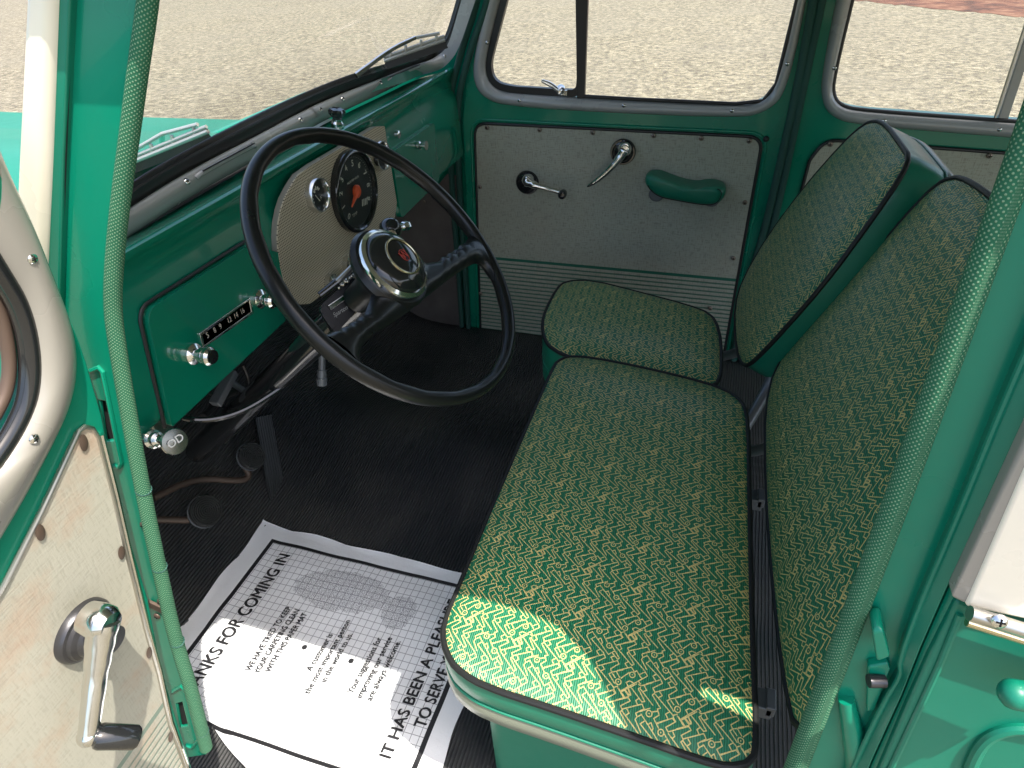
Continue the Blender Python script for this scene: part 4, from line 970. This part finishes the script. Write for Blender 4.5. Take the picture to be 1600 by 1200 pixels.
cushion('backrest', smooth(bb, 1, True), n0, .022, .085, DS, uvo=V((.125, 0, .36)), ua=sl, ub=V((0, 1, 0)), mats=('fabric', 'vinyl', 'vinylgrey'), seam=.6)
p1, n1_ = bplane(.083, .36)
psb = [(1156, 562), (1150, 530), (1149, 480), (1160, 440), (1200, 370), (1260, 290), (1320, 222), (1350, 195), (1368, 189), (1385, 197), (1408, 228), (1420, 246), (1408, 275), (1360, 345), (1290, 440), (1220, 520), (1180, 562), (1165, 572)]
cushion('backrest', smooth([atp(x, y, p1, n1_) for x, y in psb], 1, True), n1_, .016, .085, PS, uvo=V((.083, 0, .36)), ua=sl, ub=V((0, 1, 0)), mats=('fabric', 'vinyl', 'vinylgrey'), seam=.78)
def seat_tube(px, z0, z1, r, par, mt='steel', nm='hinge_arm'):
    n = len(px); q = MB(); q.tube(resample(smooth([at(*p, 'z', z0 + (z1 - z0) * i / (n - 1)) for i, p in enumerate(px)], 2), 24), r, 12); q.build(nm, mt, par)
seat_tube([(1150, 690), (1175, 650), (1198, 610), (1210, 580)], .28, .38, .011, DS)
seat_tube([(1150, 705), (1185, 705), (1205, 695)], .28, .33, .010, DS)
seat_tube([(1110, 560), (1140, 555), (1165, 545)], .26, .32, .011, PS)
for px in ((1176, 780), (1186, 1097)):
    c = at(*px, 'z', .29); q = MB(); q.box(c, (.03, .028, .024)); q.box(c + V((.012, 0, .006)), (.012, .028, .02)); q.build('hinge_bracket', 'steel', DS, bevel=.002)
q = MB(); q.box((.125, .2, .22), (.012, .012, .44)); 
# seat bases
cx = at(700, 1100, 'z', .25)
q = MB(); q.plate(arc_round([V((-.215, -.10, .305)), V((.07, -.115, .305)), V((.08, .42, .305)), V((-.215, .42, .305))], .03, 5), (0, 0, 1), .30); q.build('seat_base', 'vinyl', DS, bevel=.006)
q = MB(); q.plate(arc_round([V((-.26, .52, .235)), V((.02, .50, .235)), V((.02, .74, .235)), V((-.26, .78, .235))], .03, 5), (0, 0, 1), .225); q.build('seat_base', 'steel', PS, bevel=.006)

# ---- near front pillar, hinge jamb and windlaces
la = [(236, -60), (232, 0), (217, 100), (204, 200), (190, 300), (179, 400), (175, 480), (184, 545), (200, 640), (222, 760), (247, 880), (274, 1000), (300, 1080), (322, 1168)]
lace(la, (.0062, .0086), 0, 'lace', 'windlace', -.004, 'n')
for px in ((224, 765), (249, 885), (277, 1002), (316, 1142)):
    pp = at(*px, 'n', -.004); q = MB(); q.tube([pp + V((.0005, 0, .0009)), pp - V((.0005, 0, .0009))], (.0063 + .0024 * px[1] / 1170), 14); q.build('windlace_seam', 'lacedark', car)
NP_ = part('front_pillar')
yj = -.002
edge = [(228, -60), (222, 0), (208, 100), (196, 200), (183, 300), (172, 400), (168, 480), (178, 545), (196, 640), (219, 760), (244, 880), (272, 1000), (298, 1080), (322, 1180)]
jo = [(112, -60), (110, 0), (100, 250), (92, 480), (70, 620), (110, 760), (130, 900), (150, 1000), (170, 1100), (190, 1200)]
q = MB(); q.plate([at(*p, 'n', yj) for p in edge] + [at(*p, 'n', yj) for p in jo[::-1]], (0, -1, 0), .005, [[at(*p, 'n', yj) for p in ((155, 626), (165, 628), (178, 688), (164, 690))], [at(*p, 'n', yj) for p in ((276, 1100), (284, 1098), (293, 1134), (282, 1136))]]); q.build('hinge_jamb', 'green', NP_, bevel=.002)
for hq in ([(150, 620), (170, 622), (186, 694), (160, 696)], [(270, 1096), (288, 1094), (298, 1140), (278, 1141)]):
    q = MB(); q.plate([at(*p, 'n', yj + .0052) for p in hq], (0, -1, 0), .003); q.build('jamb_recess_shade', 'hole', NP_)  # flat plate with the recess's shade put into its colour
for a0, a1 in (([(141, 580), (155, 574), (160, 580), (190, 722), (186, 730), (176, 728)], 0), ([(268, 1082), (284, 1072), (290, 1078), (310, 1155), (300, 1168), (290, 1165)], 0)):
    q = MB(); q.tube([at(*p, 'n', yj - .001) for p in a0], .0024, 8); q.build('hinge_pocket_lip', 'green', NP_)
c = at(244, 948, 'n', yj - .002); q = MB(); q.box(c, (.02, .004, .014), Matrix.Rotation(.3, 3, 'Y')); q.build('striker_shim', 'rust', NP_, bevel=.001)
screws('jamb_screw', .0045, (0, -1, 0), 'rust', NP_, [at(*p, 'n', yj) for p in ((251, 940), (246, 962), (225, 820))])
# upper part of the pillar outside: green gutter step and cream face
def strip(l, r_, y, th, mt, nm, bv=.002):
    q = MB(); q.plate([at(*p, 'n', y) for p in l] + [at(*p, 'n', y) for p in r_[::-1]], (0, -1, 0), th); return q.build(nm, mt, NP_, bevel=bv)
strip([(82, -60), (80, 0), (72, 250), (62, 500), (50, 620)], [(112, -60), (109, 0), (98, 250), (92, 480), (84, 620)], yj - .006, .04, 'greenout', 'pillar_gutter')
q = MB(); q.tube([at(*p, 'n', yj - .003) for p in ((113, -60), (111, 0), (101, 250), (93, 480))], .0016, 8); q.build('gutter_seam', 'black', NP_)
strip([(33, -60), (33, 0), (22, 250), (12, 500), (5, 620)], [(84, -60), (82, 0), (74, 250), (64, 500), (52, 620)], yj - .012, .05, 'cream', 'pillar_face', .008)

# ---- near front door, open
H0, H1 = at(140, 600, 'n', -.018), at(299, 1190, 'n', -.018)
dd = V((.035, -1, 0)).normalized(); DN = dd.cross(H1 - H0).normalized()
if DN.dot(CAM - H0) < 0: DN = -DN
ND = part('driver_door'); ND['label'] = 'open door with weathered beige board and chrome window crank'
D = lambda x, y, h=0: atp(x, y, H0 + DN * h, DN)
zv = (H0 - H1).normalized()
far_ = lambda s_, z: (lambda p: p + dd * s_)(H0 + (H0 - H1) * ((z - H0.z) / (H0.z - H1.z)))
duv = lambda p: ((p - H1).dot(dd), p.z)
hinge = [(112, 500), (126, 535), (137, 567), (149, 609), (160, 647), (168, 690), (177, 743), (205, 845), (233, 938), (252, 1041), (280, 1135), (302, 1205)]
fr_out = [(-30, 180), (0, 256), (42, 345), (72, 420), (98, 480), (110, 520), (114, 560), (112, 595), (101, 636), (77, 690), (40, 765), (0, 836), (-40, 905)]
fr_in = [(-30, 385), (0, 432), (24, 470), (40, 520), (46, 575), (40, 625), (22, 665), (0, 700), (-40, 755)]
hol = [D(*p) for p in [(-30, 395), (0, 440), (22, 480), (36, 525), (41, 575), (36, 620), (18, 658), (0, 690), (-40, 750)]]
hol += [far_(.62, hol[-1].z), far_(.62, 1.08), far_(.25, 1.08)]
otl = [D(*p) for p in [(-30, 190), (0, 266), (42, 355), (72, 430), (98, 488)]] + [D(*p) for p in hinge] + [far_(.0, -.06), far_(.70, -.06), far_(.70, 1.12), far_(.16, 1.12)]
q = MB(); q.plate(otl, DN, .03, [hol]); q.build('door_shell', 'green', ND, bevel=.003)
e_ = lambda p: p + DN * .001
A1 = [e_(D(*p)) for p in fr_out]; B1 = [e_(D(*p)) for p in fr_in]
A1.append(A1[-1] + dd * .5); B1.append(B1[-1] + dd * .5)
q = MB(); q.band(smooth(A1, 2), smooth(B1, 2), DN * .016, n=140, m=12, pw=.55, back=.2); q.build('window_trim', 'trim', ND, angle=70)
P = [p + DN * .002 for p in smooth([D(*p) for p in fr_in], 2)]; q = MB(); q.tube(P, .008, 12); q.build('window_rubber', 'gloss', ND)
P = [p - DN * .008 for p in smooth([D(*p) for p in [(-30, 405), (0, 455), (14, 490), (24, 530), (29, 575), (24, 615), (10, 645), (0, 662), (-40, 720)]], 2)]; q = MB(); q.tube(P, .005, 12); q.build('glass_channel', 'rust', ND)
q = MB(); q.plate([p - DN * .015 for p in hol], DN, .004); q.build('window_glass', 'glass', ND)
screws('trim_screw', .0042, DN, 'chrome', ND, [D(*p) + DN * .0155 for p in ((22, 397), (27, 678))])
cdp = [D(*p) for p in [(-45, 990), (0, 915), (60, 797), (118, 672), (128, 665), (140, 668), (149, 682), (173, 775), (196, 873), (224, 985), (243, 1050), (261, 1130), (292, 1215)]] + [far_(.055, -.02), far_(.60, -.02), far_(.60, .60)]
q = MB(); q.plate([p + DN * .003 for p in cdp], DN, .004, uvf=duv); q.build('door_card', 'cardnear', ND, bevel=.001)
q = MB(); q.tube([p + DN * .003 for p in cdp[:13]], .0022, 8); q.build('card_edge', 'alloy', ND)
q = MB(); q.tube([p + DN * .002 + dd * -.004 for p in cdp[6:13]], .0032, 8); q.build('edge_strip', 'chrome', ND)
for px in ((124, 690), (56, 830), (184, 862), (228, 1018), (262, 1150)):
    p = D(*px) + DN * .0035; q = MB(); a_, b_ = frame(DN); q.add([p + zv * (.009 * math.cos(t)) + dd * (.0045 * math.sin(t)) + DN * .0012 for t in [2 * math.pi * i / 16 for i in range(16)]] + [p + DN * .003], [(i, (i + 1) % 16, 16) for i in range(16)]); q.build('card_clip', 'rust', ND)
# crank
hc = D(132, 985, .006)
q = MB(); q.lathe([(.032, -.004), (.032, .002), (.030, .005), (.027, .006), (.026, .010), (.022, .013), (.020, .020), (.015, .024), (.014, .034)], hc, DN, 44); q.build('crank_ring', 'gunmetal', ND)
ha = D(160, 972, .048); kb = D(138, 1150, .060)
q = MB(); q.lathe([(.015, -.016), (.0165, -.006), (.016, .004), (.012, .010), (0, .0115)], ha, DN, 28)
q.tube(smooth([ha, ha.lerp(kb, .3), ha.lerp(kb, .65), kb], 2), [.0145, .013, .0115, .010, .0095, .009, .009], 18); q.ball(kb, .0098, 18); q.build('window_crank', 'chrome', ND)
kd = (D(192, 1144, .075) - kb).normalized(); kd = (kd + DN * .5).normalized()
q = MB(); q.tube([kb + kd * .004, kb + kd * .0065, kb + kd * .010, kb + kd * .040, kb + kd * .043, kb + kd * .0445], [.006, .0105, .0118, .0112, .009, .002], 22); q.build('crank_knob', 'gloss', ND)

# ---- near centre pillar, latch, rear exterior
BP = part('rear_pillar'); BP['label'] = 'green pillar behind the driver seat with latch striker'
lb = [(1640, 120), (1598, 240), (1540, 400), (1467, 600), (1393, 805), (1318, 1005), (1262, 1150), (1230, 1235)]
lace(lb, (.0066, .0090), 0, 'lace', 'windlace', -.004, 'n')
yb = -.002
fl = [(1650, 120), (1610, 240), (1552, 400), (1480, 600), (1406, 805), (1331, 1005), (1276, 1150), (1245, 1235)]
cr_ = [(1800, 120), (1700, 340), (1640, 470), (1575, 615), (1500, 800), (1435, 950), (1405, 1033), (1412, 1048), (1380, 1100), (1335, 1195), (1318, 1235)]
def bplate(l, r_, y0_, y1_, mt, nm, th=.02, bv=.0015):
    A_ = [at(*p, 'n', y0_) for p in l]; B_ = [at(*p, 'n', y1_) for p in r_]; n = 40
    q = MB(); A_, B_ = resample(A_, n), resample(B_, n); vs = A_ + B_ + [p + V((0, th, 0)) for p in A_] + [p + V((0, th, 0)) for p in B_]; fs = []
    for i in range(n - 1):
        fs += [(i, i + 1, n + i + 1, n + i), (2 * n + i, 3 * n + i, 3 * n + i + 1, 2 * n + i + 1), (i, 2 * n + i, 2 * n + i + 1, i + 1), (n + i, n + i + 1, 3 * n + i + 1, 3 * n + i)]
    q.add(vs, fs); return q.build(nm, mt, BP, bevel=bv)
bplate(fl, cr_, yb, yb - .004, 'green', 'pillar_face')
s2 = [(1830, 120), (1770, 300), (1680, 510), (1605, 665), (1540, 800), (1480, 920), (1440, 1010), (1408, 1090), (1360, 1195), (1345, 1235)]
cr2 = [(x + 1, y + 1) for x, y in cr_]
bplate(cr2, s2, yb - .014, yb - .022, 'greenout', 'pillar_step', .012)
q = MB(); q.tube(resample(smooth([at(*p, 'n', yb - .014) for p in cr_], 1), 60), .0020, 8); q.build('step_edge', 'greenout', BP)
s3 = [(1838, 120), (1782, 300), (1690, 515), (1616, 672), (1552, 805), (1492, 928), (1452, 1018), (1420, 1096), (1372, 1200), (1356, 1240)]
bplate([(x + 2, y) for x, y in s2], [(x + 3, y + 1) for x, y in s3], yb - .018, yb - .022, 'green', 'door_gap', .004, 0)
RD = part('rear_door'); RD['label'] = 'closed rear door, green below the belt and cream above'
def rplate(P, y, mt, nm, th=.02, bv=.002):
    q = MB(); q.plate([at(*p, 'n', y) for p in P], (0, -1, 0), th); return q.build(nm, mt, RD, bevel=bv)
YR = yb - .026
A_ = [at(*p, 'n', YR) for p in ((1400, 1300), (1369, 1215), (1417, 1105), (1450, 1030), (1495, 938))]
bel = at(1503, 945, 'n', YR); bel2 = at(1600, 988, 'n', YR); bd = (bel2 - bel)
q = MB(); q.plate([V((bel.x + .03, ny(-.05, YR), -.05)), A_[1], A_[2], A_[3], A_[4], bel + bd * 8, V((bel.x + bd.x * 8, ny(-.05, YR), -.05))], (0, -1, 0), .02); q.build('door_skin', 'greenout', RD, bevel=.003)
q = MB(); q.tube([at(*p, 'n', YR - .001) for p in ((1372, 1240), (1395, 1195), (1440, 1100), (1470, 1035), (1500, 960))], .0022, 8); q.build('skin_crease', 'greenout', RD)
# grey moulding then cream window surround
q = MB(); ml = [(1486, 935), (1600, 690), (1700, 480), (1850, 160)]; mr = [(1512, 948), (1600, 775), (1700, 570), (1880, 200)]
q.plate([at(*p, 'n', YR - .006) for p in ml] + [at(*p, 'n', YR - .006) for p in mr[::-1]], (0, -1, 0), .012); q.build('edge_moulding', 'trim', RD, bevel=.003)
cr3 = [at(*p, 'n', YR - .010) for p in ((1507, 950), (1600, 745), (1700, 550), (1870, 200))]
top = V((cr3[0].x + .03, cr3[0].y, 1.12))
wz = bel.z + .02
crp = [at(1507, 950, 'n', YR - .008), at(1600, 735, 'n', YR - .008), V((at(1600, 735, 'n', YR - .008).x + .005, ny(1.125, YR - .008), 1.125)), V((1.1, ny(1.125, YR - .008), 1.125)), V((1.1, ny(.70, YR - .008), at(1600, 975, 'n', YR - .008).z))]
hl2 = [V((x, ny(z, YR - .008), z)) for x, z in ((.256, wz + .085), (.32, wz + .045), (1.04, wz + .045), (1.04, 1.09), (.256, 1.09))]
q = MB(); q.plate(crp, (0, -1, 0), .016, [arc_round(hl2, .02, 4)]); q.build('window_surround', 'cream', RD, bevel=.003)
mA = at(1515, 958, 'n', YR - .014); mB = at(1600, 985, 'n', YR - .014); md = (mB - mA)
q = MB(); q.tube([mA, mA + md * 8], .0048, 12); q.build('belt_moulding', 'alloy', RD)
q = MB(); q.tube([mA + V((0, -.002, -.006)), mA + md * 8 + V((0, -.002, -.006))], .0028, 10); q.build('moulding_lip', 'gold', RD)
screws('moulding_screw', .0045, (0, -1, .5), 'chrome', RD, [at(1561, 970, 'n', YR - .019), at(1561, 970, 'n', YR - .019) + md * 3])
# pressed swage and handle
P = [at(*p, 'n', YR - .001) for p in ((1508, 1230), (1520, 1185), (1540, 1153), (1568, 1140), (1600, 1137), (1660, 1150))]
q = MB(); q.tube(resample(smooth(P, 2), 40), .0045, 10); q.build('skin_swage', 'greenout', RD)
ha = [at(*p, 'n', YR - .03) for p in ((1585, 1085), (1605, 1088), (1650, 1105), (1700, 1125))]
q = MB(); q.tube(smooth(ha, 2), .009, 14); q.ball(ha[0], .009); q.build('door_handle', 'greenout', RD)
q = MB(); q.tube([p + V((0, .004, -.012)) for p in smooth(ha, 2)], .005, 12); q.build('handle_lip', 'gold', RD)
# latch striker
LS = [(1362, 985), (1380, 983), (1392, 1030), (1370, 1038)]
q = MB(); q.plate([at(*p, 'n', yb - .022) for p in LS], (0, -1, 0), .02); q.build('striker_block', 'green', BP, bevel=.004)
q = MB(); q.plate([at(*p, 'n', yb - .009) for p in [(1356, 1042), (1388, 1036), (1392, 1045), (1366, 1112), (1354, 1114)]], (0, -1, 0), .008); q.build('striker_plate', 'green', BP, bevel=.002)
c = at(1357, 1064, 'n', yb - .014); q = MB(); q.tube([c, c + V((.011, .003, 0))], .0048, 16); q.build('striker_pin', 'gunmetal', BP)
q = MB(); q.tube([at(*p, 'n', yb - .004) for p in ((1322, 1092), (1334, 1150), (1346, 1200))], [.006, .009, .012], 12); q.build('pillar_rib', 'green', BP)
finish_car()
# hide nothing; everything above is mesh, the rail's added shade flare too
